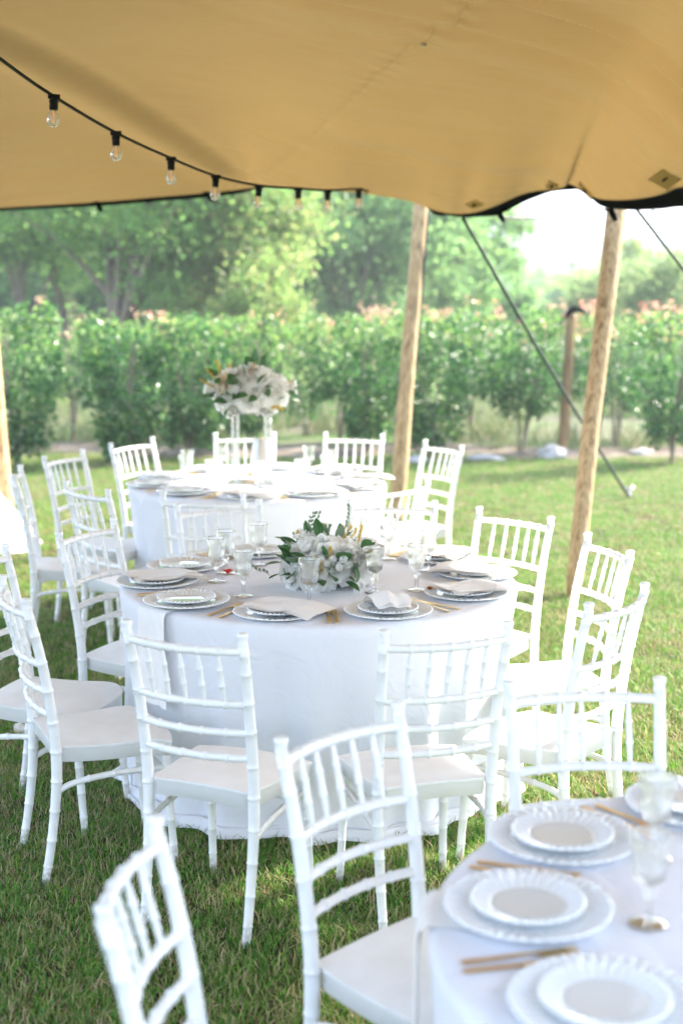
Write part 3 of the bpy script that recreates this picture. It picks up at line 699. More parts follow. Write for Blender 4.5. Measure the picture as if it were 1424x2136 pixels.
# ------------------------------------------------------------------ chairs
def chair_meshes():
    m = {}
    X = .190
    def post_path(s):
        P = [(s * .183, -.235, 0), (s * .185, -.208, .15), (s * .187, -.190, .30), (s * .188, -.186, .42), (s * .189, -.193, .52), (s * .192, -.213, .66), (s * .196, -.240, .79), (s * .200, -.268, .895)]
        return catmull(P, 6)
    def rp(t):
        return lerp(.0135, .0185, min(t / .45, 1)) if t < .5 else lerp(.0185, .0150, (t - .5) / .5)
    for key, s in (('post_l', -1), ('post_r', 1)):
        mb = bamboo(post_path(s), .0, rp, [.07, .165, .27, .375, .48, .585, .70, .80, .90, .965], 12, 1.10, .0022, 30)
        e = post_path(s)[-1]; mb.lathe([(.0001, .032), (.014, .031), (.0172, .028), (.0172, .022), (.0148, .016), (.0140, .008), (.0158, .002), (.0150, -.004)], 12, (e.x, e.y - .001, e.z))
        m[key] = mb.mesh('back_post', M['resin'])
    for key, s in (('leg_l', -1), ('leg_r', 1)):
        m[key] = bamboo([(s * .188, .205, 0), (s * .182, .190, .2), (s * .176, .178, .405)], .0125, .0165, [.17, .38, .60, .80], 12, 1.10, .0022, 8).mesh('front_leg', M['resin'])
    def post_at(z):
        pts = post_path(1)
        for a, b in zip(pts, pts[1:]):
            if a.z <= z <= b.z: return a.lerp(b, (z - a.z) / (b.z - a.z))
        return pts[-1]
    xs = [-.122, -.061, 0, .061, .122]
    def rail_pt(z, x, sag):
        p = post_at(z); k = x / p.x
        return Vector((x, p.y - sag * (1 - k * k), z))
    rails = {'crest': (.872, .040, .0118), 'rail1': (.712, .037, .0112), 'rail2': (.625, .034, .0112), 'rail3': (.548, .030, .0112)}
    for key, (z, sag, r) in rails.items():
        p = post_at(z); path = [rail_pt(z, lerp(-p.x, p.x, i / 20), sag) for i in range(21)]
        if key in ('crest', 'rail1'): rg = [.5 + x / (2 * p.x) for x in xs]
        else: rg = [.20, .40, .60, .80]
        m[key] = bamboo(path, r, r, rg, 10, 1.22, .003, 20).mesh('crest_rail' if key == 'crest' else 'back_rail', M['resin'])
    for i, x in enumerate(xs):
        k = .93
        a = rail_pt(.712, x, .037); b_ = rail_pt(.872, x, .040)
        rs = lambda t: .0052 + .0036 * math.sin(min(max(t, 0), 1) * PI)
        m['sp%d' % i] = bamboo([a, a.lerp(b_, .5), b_], 0, rs, [.35, .66], 8, 1.20, .0025, 8).mesh('spindle', M['resin'])
    # seat: saddle shaped pan with an apron
    def outline(v, u):   # u -1..1 across, v 0 rear .. 1 front
        w = lerp(.176, .214, v ** .8); y = lerp(-.192, .222, v)
        return w, y
    rows_ = []; NU, NV = 20, 22
    def seat_pt(u, v, inset=0, dz=0):
        w, y = outline(v, u)
        # rounded front corners
        c = max(0, (v - .84) / .16); w2 = w * (1 - .16 * c ** 2.4) - inset
        yy = y - .020 * (abs(u) ** 3) * c
        c0 = max(0, (.1 - v) / .1); w2 -= .012 * c0 ** 2
        z = .446 + .010 * math.cos(u * PI / 2) * (.4 + .6 * math.sin(v * PI)) + .012 * (v ** 4) * 0 - .030 * max(0, v - .70) ** 2 / .09 * 1.0
        z -= .016 * math.exp(-((v - .22) / .16) ** 2) * 0 + .010 * math.sin(v * PI) * (abs(u) ** 3)
        if inset: yy = min(max(yy, -.192 + inset), .222 - inset - .0)
        return (u * w2, yy, z + dz)
    top = [[seat_pt(-1 + 2 * j / NU, i / NV) for j in range(NU + 1)] for i in range(NV + 1)]
    mb = MB(); mb.grid(top)
    ring = [(0, j) for j in range(NU + 1)] + [(i, NU) for i in range(1, NV + 1)] + [(NV, j) for j in range(NU - 1, -1, -1)] + [(i, 0) for i in range(NV - 1, 0, -1)]
    steps = [(0, 0), (0, -.0085), (.0035, -.0115), (.005, -.013), (.006, -.052), (.012, -.054)]
    bands = [[seat_pt(-1 + 2 * j / NU, i / NV, ins, dz) for (i, j) in ring + ring[:1]] for ins, dz in steps]
    # apron hugs the outline
    mb2 = MB(); mb2.grid(bands); mb.add(mb2.v, mb2.f)
    under = [[(lambda q: (q[0], q[1], q[2]))(seat_pt(-1 + 2 * j / NU, i / NV, .006, -.020)) for j in range(NU + 1)] for i in range(NV + 1)]
    mb.grid(under); m['seat'] = mb.mesh('seat', M['seat'])
    for key, s in (('str_l', -1), ('str_r', 1)):
        path = catmull([(s * .188, -.190, .300), (s * .190, -.13, .325), (s * .188, .02, .337), (s * .180, .182, .330)], 6)
        m[key] = bamboo(path, .0105, .0105, [.30, .52, .76], 8, 1.2, .0026, 16).mesh('stretcher', M['resin'])
    m['str_f'] = bamboo(catmull([(-.180, .184, .285), (-.09, .190, .300), (.09, .190, .300), (.180, .184, .285)], 5), .0100, .0100, [.22, .5, .78], 8, 1.2, .0026, 14).mesh('stretcher', M['resin'])
    return m
def foot_grime(m):
    n = m.node_tree.nodes; l = m.node_tree.links; b = n['Principled BSDF']; src = b.inputs['Base Color'].links[0].from_socket
    tc = n.new('ShaderNodeTexCoord'); sp = n.new('ShaderNodeSeparateXYZ'); l.new(tc.outputs['Object'], sp.inputs[0])
    mr = n.new('ShaderNodeMapRange'); mr.inputs[1].default_value = .10; mr.inputs[2].default_value = .0; l.new(sp.outputs[2], mr.inputs[0])
    nz = n.new('ShaderNodeTexNoise'); nz.inputs['Scale'].default_value = 45; nz.inputs['Detail'].default_value = 6; l.new(tc.outputs['Object'], nz.inputs['Vector'])
    r2 = n.new('ShaderNodeMapRange'); r2.inputs[1].default_value = .45; r2.inputs[2].default_value = .62; l.new(nz.outputs[0], r2.inputs[0])
    r3 = n.new('ShaderNodeMapRange'); r3.inputs[1].default_value = .66; r3.inputs[2].default_value = .74; r3.inputs[4].default_value = .28; l.new(nz.outputs[0], r3.inputs[0])
    m1 = n.new('ShaderNodeMath'); m1.operation = 'MULTIPLY'; l.new(mr.outputs[0], m1.inputs[0]); l.new(r2.outputs[0], m1.inputs[1])
    m2 = n.new('ShaderNodeMath'); m2.operation = 'MAXIMUM'; l.new(m1.outputs[0], m2.inputs[0]); l.new(r3.outputs[0], m2.inputs[1])
    mx = n.new('ShaderNodeMix'); mx.data_type = 'RGBA'; l.new(m2.outputs[0], mx.inputs[0]); l.new(src, mx.inputs[6]); mx.inputs[7].default_value = (.34, .31, .22, 1)
    l.new(mx.outputs[2], b.inputs['Base Color'])
foot_grime(M['resin'])
def knots(m):
    n = m.node_tree.nodes; l = m.node_tree.links; b = n['Principled BSDF']; src = b.inputs['Base Color'].links[0].from_socket
    tc = n.new('ShaderNodeTexCoord'); mp = n.new('ShaderNodeMapping'); mp.inputs['Scale'].default_value = (5, 5, 1.3); l.new(tc.outputs['Object'], mp.inputs[0])
    vo = n.new('ShaderNodeTexVoronoi'); vo.inputs['Scale'].default_value = 1; l.new(mp.outputs[0], vo.inputs['Vector'])
    r1 = n.new('ShaderNodeMapRange'); r1.inputs[1].default_value = .20; r1.inputs[2].default_value = .06; r1.inputs[4].default_value = .8; l.new(vo.outputs['Distance'], r1.inputs[0])
    mp2 = n.new('ShaderNodeMapping'); mp2.inputs['Scale'].default_value = (40, 40, .8); l.new(tc.outputs['Object'], mp2.inputs[0])
    nz = n.new('ShaderNodeTexNoise'); nz.inputs['Scale'].default_value = 1; l.new(mp2.outputs[0], nz.inputs['Vector'])
    r2 = n.new('ShaderNodeMapRange'); r2.inputs[1].default_value = .60; r2.inputs[2].default_value = .66; r2.inputs[4].default_value = .6; l.new(nz.outputs[0], r2.inputs[0])
    m2 = n.new('ShaderNodeMath'); m2.operation = 'MAXIMUM'; l.new(r1.outputs[0], m2.inputs[0]); l.new(r2.outputs[0], m2.inputs[1])
    mx = n.new('ShaderNodeMix'); mx.data_type = 'RGBA'; l.new(m2.outputs[0], mx.inputs[0]); l.new(src, mx.inputs[6]); mx.inputs[7].default_value = (.12, .075, .04, 1)
    l.new(mx.outputs[2], b.inputs['Base Color'])
knots(M['wood'])
CM = chair_meshes()
CN = {'post_l': 'back_post', 'post_r': 'back_post', 'leg_l': 'front_leg', 'leg_r': 'front_leg', 'crest': 'crest_rail', 'rail1': 'back_rail', 'rail2': 'back_rail', 'rail3': 'back_rail', 'seat': 'seat', 'str_l': 'stretcher', 'str_r': 'stretcher', 'str_f': 'stretcher'}
def copy_tree(o, parent=None):
    c = o.copy(); COL.objects.link(c)
    if parent is not None: c.parent = parent
    for ch in list(o.children): copy_tree(ch, c)
    return c
proto = None
def chair(cx, cy, face, label, group, k=.908):
    """cx, cy: middle of the top rail; face: heading in degrees"""
    global proto
    cx *= k; cy *= k
    if proto is None:
        proto = thing('banquet_chair', label, 'chair', (0, 0, 0), 0, group)
        for k, me in CM.items(): obj(CN.get(k, 'spindle'), me, proto)
        c = proto
    else: c = copy_tree(proto)
    a = math.radians(face); d = Vector((math.cos(a), math.sin(a), 0))
    p = Vector((cx, cy, 0)) + d * .257
    c.location = (p.x, p.y, -.004); c.rotation_euler = (math.radians(random.uniform(-.6, .6)), math.radians(random.uniform(-.5, .5)), a - PI / 2)
    c.scale = (.915, .96, 1); c['label'] = label; c['group'] = group
    return c
GM, GF, GN_ = 'white chairs round the middle table', 'white chairs round the far table', 'white chairs round the near table'
chair(-.480, 4.20, 66, 'white slatted chair seen from behind, front left of the middle table', GM)
chair(.320, 4.21, 107, 'white slatted chair seen from behind, front right of the middle table', GM)
chair(-1.125, 4.78, 24, 'white chair seen edge on with blank seat, left of the front left chair', GM)
chair(-1.385, 5.38, -16, 'white chair at the middle table cut off by the left edge', GM)
chair(-1.06, 5.88, -25, 'white chair at the left of the middle table with napkin hanging before it', GM, .932)
chair(-.56, 6.50, -68, 'white chair facing us behind the back left plate of the middle table', GM, .932)
chair(.23, 6.56, -95, 'white chair facing us behind the flowers and glasses of the middle table', GM, .932)
chair(.765, 6.20, -134, 'white chair facing us on the lawn side behind the middle table plates', GM, .932)
chair(1.075, 5.62, -166, 'white chair right of the middle table, before the foot of the right pole', GM)
chair(.93, 4.66, 142, 'white chair turned from us at the right of the middle table', GM)
chair(-1.31, 7.26, 42, 'white chair seen edge on at the front left of the far table', GF)
chair(-1.80, 7.82, 8, 'leftmost white chair of the far table, beside the left pole', GF)
chair(-1.69, 8.62, -24, 'white chair second from left, facing the far table side on', GF)
chair(-1.37, 9.35, -34, 'white chair facing us before the dark shrub, back left of the far table', GF)
chair(-.66, 9.78, -88, 'white chair facing us behind the tall flower stand', GF)
chair(.085, 9.75, -104, 'white chair facing us just left of the middle pole', GF)
chair(.655, 9.20, -148, 'white chair on the lawn just right of the middle pole', GF)
chair(.335, 7.35, 140, 'white chair turned from us at the front right of the far table', GF)
chair(-.68, 6.95, 83, 'white chair seen from behind at the front of the far table', GF)
chair(.635, 3.62, -84, 'white chair facing us across the near table, right foreground', GN_)
chair(.0, 3.27, -44, 'large white chair in the foreground turned towards the near table', GN_)
chair(-.378, 2.45, -5, 'blurred white chair at the bottom left corner of the picture', GN_)

# ------------------------------------------------------------------ tables and cloths
def cloth_mesh(name, R, H, seed, puddle=.07, nfold=19, amp=.042, tight=.30):
    r = random.Random(seed); n_ = 288; v = []
    ph = [r.uniform(0, 2 * PI) for _ in range(8)]
    fold = lambda a: (math.sin(nfold * a + ph[0] + 1.1 * math.sin(3 * a + ph[1])) * .55 + math.sin((nfold * 1.0 // 1 + 6) * a + ph[2] + .8 * math.sin(2 * a + ph[3])) * .3 + math.sin(7 * a + ph[4]) * .35)
    prof = []
    for i in range(9): prof.append(('top', R * (i + .5) / 9.2, 0))
    prof += [('top', R - .018, 0), ('rim', R - .006, -.003), ('rim', R, -.010), ('rim', R + .003, -.020)]
    ND = 26
    for i in range(1, ND + 1): prof.append(('drop', i / ND, 0))
    NP = 12
    for i in range(1, NP + 1): prof.append(('pud', i / NP, 0))
    rings = []
    for kind, q, z0 in prof:
        ring_ = []
        for j in range(n_):
            a = 2 * PI * j / n_; f = fold(a)
            wx = .0025 * mn.noise(Vector((math.cos(a) * 5, math.sin(a) * 5, q * 2 + seed)))
            if kind == 'top': rr = q; z = H + .0012 * mn.noise(Vector((q * math.cos(a) * 6, q * math.sin(a) * 6, seed)))
            elif kind == 'rim': rr = q + wx; z = H + z0
            elif kind == 'drop':
                u = q ** 1.05; k = max(0, (u - .10)) ** .8 * (.75 + 1.0 * mn.noise(Vector((math.cos(a) * 1.9, math.sin(a) * 1.9, seed + 7))))
                rr = R + .003 - .030 * math.sin(u * PI * .9) + amp * k * f * 1.25 - .012 * u * u + .012 * k * mn.noise(Vector((math.cos(a) * 9, math.sin(a) * 9, u * 4 + seed))) + wx
                z = H - .02 - (H - .02 - .030) * u
            else:
                base = R - .012 + amp * f * (.75 + 1.0 * mn.noise(Vector((math.cos(a) * 1.9, math.sin(a) * 1.9, seed + 7)))) * .8
                spread = puddle * (.9 + 1.4 * mn.noise(Vector((math.cos(a) * 2.2, math.sin(a) * 2.2, seed))) + .10 * f)
                rr = base - .008 + spread * q
                z = .030 * (1 - q) ** 1.3 + .014 + .020 * math.sin(q * PI) * (.6 + .9 * mn.noise(Vector((math.cos(a) * 4, math.sin(a) * 4, q * 3 + seed)))) + .005
                z = max(z, .006)
            ring_.append((rr * math.cos(a), rr * math.sin(a), z))
        rings.append(ring_)
    v = [p for q in rings for p in q]; k = len(rings)
    f = [(i * n_ + j, i * n_ + (j + 1) % n_, (i + 1) * n_ + (j + 1) % n_, (i + 1) * n_ + j) for i in range(k - 1) for j in range(n_)]
    c = len(v); v.append((0, 0, H)); f += [(c, (j + 1) % n_, j) for j in range(n_)]
    mb = MB(); mb.add(v, f); return mb.mesh(name, M['cloth'])
TH = .752
tb_top = MB(); tb_top.lathe([(.001, .742), (.745, .742), (.752, .735), (.752, .720), (.745, .714), (.001, .714)], 64); me_tt = tb_top.mesh('tabletop', M['stake'])
tl = MB(); tl.tube([(0, 0, 0), (0, 0, .715)], .018, 10); me_tl = tl.mesh('leg', M['steel'])
def table(x, y, R, which, seed, puddle=.06):
    t = thing('round_table', 'round folding table hidden under the %s' % which, 'table', (x, y, 0), 0, 'round tables under white cloths')
    s = (R - .012) / .752
    obj('tabletop', me_tt, t, scale=(s, s, 1))
    for k in range(4):
        a = k * PI / 2 + .6; obj('leg', me_tl, t, loc=(.45 * math.cos(a), .45 * math.sin(a), 0))
    o = obj('tablecloth', cloth_mesh('tablecloth', R, TH, seed, puddle), loc=(x, y, 0)); return o
KS = .9486
CT = dict(mid=(-.09 * KS, 5.525 * KS, .739), far=(-.492 * KS, 8.29 * KS, .716), near=(.945 * KS, 2.41 * KS, .745))
tag(table(*CT['mid'], 'cloth of the middle table', 3, .05), 'white floor length cloth puddling on the grass under the middle table', 'tablecloth', 'white tablecloths')
tag(table(*CT['far'], 'cloth of the far table', 11), 'white floor length cloth of the far table before the hedge', 'tablecloth', 'white tablecloths')
tag(table(*CT['near'], 'cloth of the near table', 23), 'white cloth of the near table in the bottom right corner', 'tablecloth', 'white tablecloths')
# hanging cloth at the left edge
mb = MB(); Pc = []
for i in range(24):
    t = i / 23; z = lerp(1.02, .0, t); row = []
    for j in range(97):
        a = 2 * PI * j / 96; rr = .30 + .62 * t ** 1.25 + (.03 + .05 * t) * math.sin(11 * a + 2 * math.sin(3 * a)) * t
        row.append((rr * math.cos(a), rr * math.sin(a), max(z, .01)))
    Pc.append(row)
mb.grid([[(p[0] * .02, p[1] * .02, 1.035) for p in Pc[0]], [(p[0] * .95, p[1] * .95, 1.03) for p in Pc[0]]] + Pc)
tag(obj('draped_cloth', mb.mesh('draped_cloth', M['cloth']), loc=(-3.13, 9.95, 0)), 'white draped cloth reaching the grass at the left edge', 'cloth')
strap('cord', 'thin yellow cord lying over the draped cloth at the left', [at(-30, 1085, 9.2), at(0, 1110, 9.25), at(30, 1140, 9.3)], .004, M['sprig'], 'cord')
mb = MB(); p = on(34, 1120); mb.tube([p + Vector((-.06, 0, .05)), p + Vector((0, 0, .07)), p + Vector((.05, 0, .045))], [.03, .04, .025], 8); mb.tube([p + Vector((0, 0, .05)), p + Vector((-.02, 0, .15))], .012, 6)
tag(obj('ground_clamp', mb.mesh('ground_clamp', M['blue'])), 'blue plastic clamp at the foot of the left pole', 'clamp')

# ------------------------------------------------------------------ tableware
def ribbed(name, R, r_in, h, nrib, amp, m, thick=.004, bead=.0):
    """dished plate with radial flutes on the rim and a scalloped edge"""
    N = nrib * 6; prof = [(.001, 0, 0), (r_in * .5, 0, 0), (r_in * .97, 0, 0), (r_in, .0006, 0), (r_in + .004, .003, .1), (lerp(r_in, R, .2), h * .30, .8), (lerp(r_in, R, .45), h * .55, 1), (lerp(r_in, R, .7), h * .8, 1), (lerp(r_in, R, .88), h * .95, .9), (R - .003, h, .5), (R, h - .001, .2), (R - .001, h - thick, .1), (lerp(r_in, R, .5), h * .5 - thick, .8), (r_in, -thick * .6, 0), (.001, -thick * .6, 0)]
    v = []
    for r, z, k in prof:
        for j in range(N):
            a = 2 * PI * j / N; c = math.cos(nrib * a)
            rr = r + (R * .012 * c if r > R * .95 else 0)
            v.append((rr * math.cos(a), rr * math.sin(a), z + amp * k * c + thick))
    k = len(prof); f = [(i * N + j, i * N + (j + 1) % N, (i + 1) * N + (j + 1) % N, (i + 1) * N + j) for i in range(k - 1) for j in range(N)]
    mb = MB(); mb.add(v, f); return mb.mesh(name, m)
me_ch = ribbed('charger', .158, .104, .011, 40, .0030, M['charger'])
me_pl = ribbed('rim', .108, .068, .012, 32, .0024, M['charger'])
mb = MB(); mb.lathe([(.001, .0055), (.060, .0055), (.0655, .0062), (.067, .0050)], 48); me_well = mb.mesh('well', M['plate'])
def bead_ring(R, z, nb, r):
    mb = MB()
    for i in range(nb):
        a = 2 * PI * i / nb; mb.lathe([(.0003, r), (r * .75, r * .65), (r, 0), (r * .75, -r * .65), (.0003, -r)], 6, (R * math.cos(a), R * math.sin(a), z))
    return mb
me_bead = bead_ring(.104, .0165, 40, .0032).mesh('beading', M['charger'])
me_bead2 = bead_ring(.1535, .0140, 54, .0034).mesh('beading', M['charger'])
# goblet
def goblet_parts():
    fl = lambda i, a: 0
    def prof_fl(i, a): return -.0016 * abs(math.sin(7 * a)) ** .6 if 2 <= i <= 9 else 0
    ob = [(.0010, .076), (.012, .078), (.0235, .084), (.0300, .090), (.0315, .100), (.0315, .112), (.0325, .113), (.0330, .126), (.0335, .138), (.0342, .150), (.0385, .158), (.0400, .172), (.0405, .176),
          (.0385, .176), (.0375, .171), (.0350, .158), (.0318, .148), (.0305, .120), (.0290, .094), (.018, .086), (.0010, .084)]
    mb = MB(); mb.lathe(ob, 56, flute=prof_fl); bowl = mb.mesh('bowl', M['goblet'])
    mb = MB(); mb.lathe([(.0075, .006), (.0060, .012), (.0052, .030), (.0058, .046), (.0072, .052), (.0115, .058), (.0125, .063), (.0090, .069), (.0075, .073), (.0110, .078)], 12, flute=lambda i, a: .0008 * math.cos(6 * a)); stem = mb.mesh('stem', M['goblet'])
    mb = MB(); mb.lathe([(.0008, .0065), (.008, .0062), (.022, .0046), (.0345, .0030), (.0355, .0015), (.0345, .0006), (.001, .0006)], 36, flute=lambda i, a: .0008 * math.cos(18 * a) if 2 <= i <= 5 else 0); foot = mb.mesh('foot', M['goblet'])
    return bowl, stem, foot
GB = goblet_parts()
def goblet(x, y, label, group, z=TH):
    t = thing('goblet', label, 'glass', (x, y, z + .001), random.uniform(0, 6), group); t.scale = (KS,) * 3
    for nm, me in zip(('bowl', 'stem', 'foot'), GB): obj(nm, me, t)
def fork_mesh():
    mb = MB(); path = [(0, -.100), (0, -.03), (0, .03), (0, .048)]
    def slab(pts, z, th):   # pts (x0,x1,y)
        v = []
        for x0, x1, y, zz in pts: v += [(x0, y, zz), (x1, y, zz), (x1, y, zz + th), (x0, y, zz + th)]
        k = len(pts); f = []
        for i in range(k - 1):
            o = i * 4
            for q in range(4): f.append((o + q, o + (q + 1) % 4, o + 4 + (q + 1) % 4, o + 4 + q))
        f += [(3, 2, 1, 0), tuple(range((k - 1) * 4, k * 4))]; mb.add(v, f)
    slab([(-.0058, .0058, -.100, .001), (-.0050, .0050, -.05, .002), (-.0032, .0032, .01, .006), (-.0030, .0030, .025, .006), (-.0105, .0105, .040, .003), (-.0130, .0130, .052, .002), (-.0134, .0134, .058, .002)], 0, .0022)
    for x in (-.0112, -.0038, .0038, .0112):
        slab([(x - .0020, x + .0020, .058, .002), (x - .0017, x + .0017, .08, .003), (x - .0008, x + .0008, .100, .006)], 0, .0018)
    return mb.mesh('fork', M['gold'], False)
def knife_mesh():
    mb = MB(); out_ = [(-.0058, -.105), (.0058, -.105), (.0048, -.02), (.0046, -.005), (.0052, .0), (.0052, .085), (.0015, .103), (-.0060, .098), (-.0105, .075), (-.0110, .02), (-.0085, .004), (-.0046, -.004), (-.0046, -.02)]
    k = len(out_); v = [(x, y, .001) for x, y in out_] + [(x, y, .0034 if y < 0 else .0024) for x, y in out_]
    f = [tuple(range(k))[::-1], tuple(range(k, 2 * k))] + [(i, (i + 1) % k, k + (i + 1) % k, k + i) for i in range(k)]
    mb.add(v, f); return mb.mesh('knife', M['gold'], False)
ME_FORK, ME_KNIFE = fork_mesh(), knife_mesh()
def napkin_mesh(kind, seed):
    """kind: flat = folded over the plate, hang = strip running under the plate and over the table edge, tent = stood up fold"""
    r = random.Random(seed); mb = MB(); nu, nv = 16, 26; s = seed * 1.7
    W = .155
    if kind == 'hang':      # local +y points outwards from the table centre; y=0 plate centre
        for layer in range(1):
            P = []
            for i in range(nv * 2 + 1):
                d = lerp(-.05, .50, i / (nv * 2)); edge = .155
                row = []
                for j in range(nu + 1):
                    u = -1 + 2 * j / nu
                    x = u * W / 2 * (1 + .10 * max(0, d - edge)) + .010 * math.sin(d * 7 + s)
                    if d < edge: y = d; z = .0035
                    else:
                        q = d - edge; c = min(q / .035, 1); y = edge + .022 * math.sin(c * PI / 2) + .012 * mn.noise(Vector((u * 2, q * 5, s))) + .03 * max(0, q - .03); z = .0035 - .022 * (1 - math.cos(c * PI / 2)) - max(0, q - .035)
                    z2 = z + (.0030 * layer if d < edge else 0); y2 = y + (.0045 * layer if d >= edge else 0)
                    row.append((x * (1 - .04 * layer), y2, z2 + .0012 * mn.noise(Vector((x * 30, d * 20, s)))))
                P.append(row)
            mb.grid(P)
    elif kind == 'flat':
        for layer in range(3):
            P = []; L = .23 - .02 * layer
            for i in range(nv + 1):
                d = lerp(-L * .45, L * .75, i / nv); row = []
                for j in range(nu + 1):
                    u = -1 + 2 * j / nu; x = u * (W * .64 - .006 * layer) + .02 * math.sin(d * 6 + s)
                    rr = math.hypot(x, d); z = .0165 + .010 * min(1, max(0, (rr - .065) / .04)) if rr < .115 else .0265 - .16 * (rr - .115)
                    z = max(z, .006) + .004 * mn.noise(Vector((x * 14, d * 12, s))) + .0022 * layer + .005 * math.exp(-((u - .5) / .25) ** 2)
                    row.append((x, d, z))
                P.append(row)
            mb.grid(P)
    else:
        P = []
        for i in range(nv + 1):
            t = i / nv; row = []
            for j in range(nu + 1):
                u = -1 + 2 * j / nu; y = lerp(-.085, .12, t); x = u * lerp(.060, .085, t)
                z = .020 + .055 * math.exp(-((t - .25) / .28) ** 2) * (1 - .25 * u * u) + .012 * mn.noise(Vector((u * 2, t * 4, s)))
                if t > .75: z = max(.012, z - .02 * (t - .75) / .25)
                row.append((x + .012 * math.sin(t * 5 + s), y, z))
            P.append(row)
        mb.grid(P); mb.grid([[(p[0] * .92 + .006, p[1] * .95 + .004, p[2] * .55 + .006) for p in row] for row in P])
    return mb.mesh('napkin', M['napkin'])
NK = {}
def setting(tb, ang, rad, where, nap=None, goblet_at=None, cut=True, nrot=0, plate=True):
    x0, y0, R = CT[tb]; rad *= KS; a = math.radians(ang); d = Vector((math.cos(a), math.sin(a), 0)); c = Vector((x0, y0, 0)) + d * rad
    g = 'place settings on the %s table' % {'mid': 'middle', 'far': 'far', 'near': 'near'}[tb]
    rz = a - PI / 2; j = random.uniform(-.2, .2)
    lift = .008 if nap == 'hang' else .001
    t = thing('charger_plate', 'ribbed glass charger ' + where, 'charger', (c.x, c.y, TH + lift), rz + j, 'glass chargers, ' + g)
    t.scale = (KS,) * 3; obj('plate_body', me_ch, t); obj('beading', me_bead2, t)
    t = thing('side_plate', 'small beaded plate on the charger ' + where, 'plate', (c.x, c.y, TH + lift + .0075), rz + j, 'small plates, ' + g)
    t.scale = (KS,) * 3; obj('rim', me_pl, t); obj('well', me_well, t); obj('beading', me_bead, t)
    if nap:
        key = (nap, int(ang) % 5)
        if key not in NK: NK[key] = napkin_mesh(nap, int(ang) % 5 + 1)
        lab = {'hang': 'ivory napkin hanging over the table edge ', 'flat': 'folded ivory napkin lying on the plate ', 'tent': 'ivory napkin folded up on the plate '}[nap]
        z = TH + .001 if nap == 'hang' else TH + lift + .004
        yo = (R - .155 - rad) if nap == 'hang' else 0
        o = obj('napkin', NK[key], loc=(c.x + d.x * yo, c.y + d.y * yo, z), rot=(0, 0, rz + math.radians(nrot)))
        tag(o, lab + where, 'napkin', 'ivory napkins, ' + g)
    if cut:
        for nm, me, da, lb in (('fork', ME_FORK, 16.4, 'gold fork right of the plate '), ('knife', ME_KNIFE, 19.2, 'gold knife right of the plate ')):
            b_ = a + math.radians(da + random.uniform(-.4, .4)); rr = R - .138
            o = obj(nm, me, loc=(x0 + rr * math.cos(b_), y0 + rr * math.sin(b_), TH + .002), rot=(0, 0, a + math.radians(da + random.uniform(-5, 5)) + PI / 2))
            tag(o, lb + where, nm, 'gold %s, ' % {'fork': 'forks', 'knife': 'knives'}[nm] + g)
    if goblet_at:
        gx, gy = goblet_at; goblet(gx, gy, 'crystal goblet before the plate ' + where, 'crystal goblets, ' + g)
w = 'at the %s of the middle table'
setting('mid', 157, .60, w % 'back left', None, (-.465 * KS, 5.636 * KS))
setting('mid', -173, .635, w % 'left side', 'flat', (-.49 * KS, 5.478 * KS), nrot=200)
setting('mid', -137, .65, w % 'front left', 'hang', (-.366 * KS, 5.211 * KS))
setting('mid', -103, .61, w % 'centre front', 'flat', (-.117 * KS, 5.059 * KS), nrot=75)
setting('mid', -66, .63, w % 'right front', 'tent', (.124 * KS, 5.277 * KS), nrot=160)
setting('mid', -27, .625, w % 'right front corner', 'flat', (.286 * KS, 5.32 * KS), nrot=60)
setting('mid', 7, .64, w % 'right side', 'flat', (.354 * KS, 5.685 * KS), nrot=150)
setting('mid', 39, .65, w % 'back right', 'flat', (.196 * KS, 5.938 * KS), nrot=20)
setting('mid', 78, .62, w % 'hidden back', 'flat', (.06 * KS, 5.98 * KS), nrot=10)
setting('mid', 117, .60, w % 'centre back', None, (-.341 * KS, 5.804 * KS))
w = 'at the %s of the far table'
for ang, nm, nap in ((162, 'back left', None), (-165, 'left side', None), (-128, 'front left', 'hang'), (-92, 'centre front', 'flat'), (-57, 'right front', 'flat'),
                     (-24, 'right front corner', 'flat'), (8, 'right side', 'flat'), (42, 'back right', 'flat'), (80, 'centre back', None), (122, 'left back', None)):
    aa = math.radians(ang + 5); q = .41 if ang not in (80, 122) else .38
    setting('far', ang, .615, w % nm, nap, (CT['far'][0] + q * math.cos(aa), CT['far'][1] + q * math.sin(aa)), nrot=70 if ang < 0 else 0)
setting('near', 137, .655, 'nearest the facing chair, near table', None, (.640 * KS, 2.76 * KS))
setting('near', 171, .605, 'at the left edge of the near table', 'hang', (.562 * KS, 2.46 * KS))
setting('near', -154, .575, 'cut off at the bottom of the picture', None, None)
setting('near', 103, .66, 'cut off at the right picture edge', None, None)

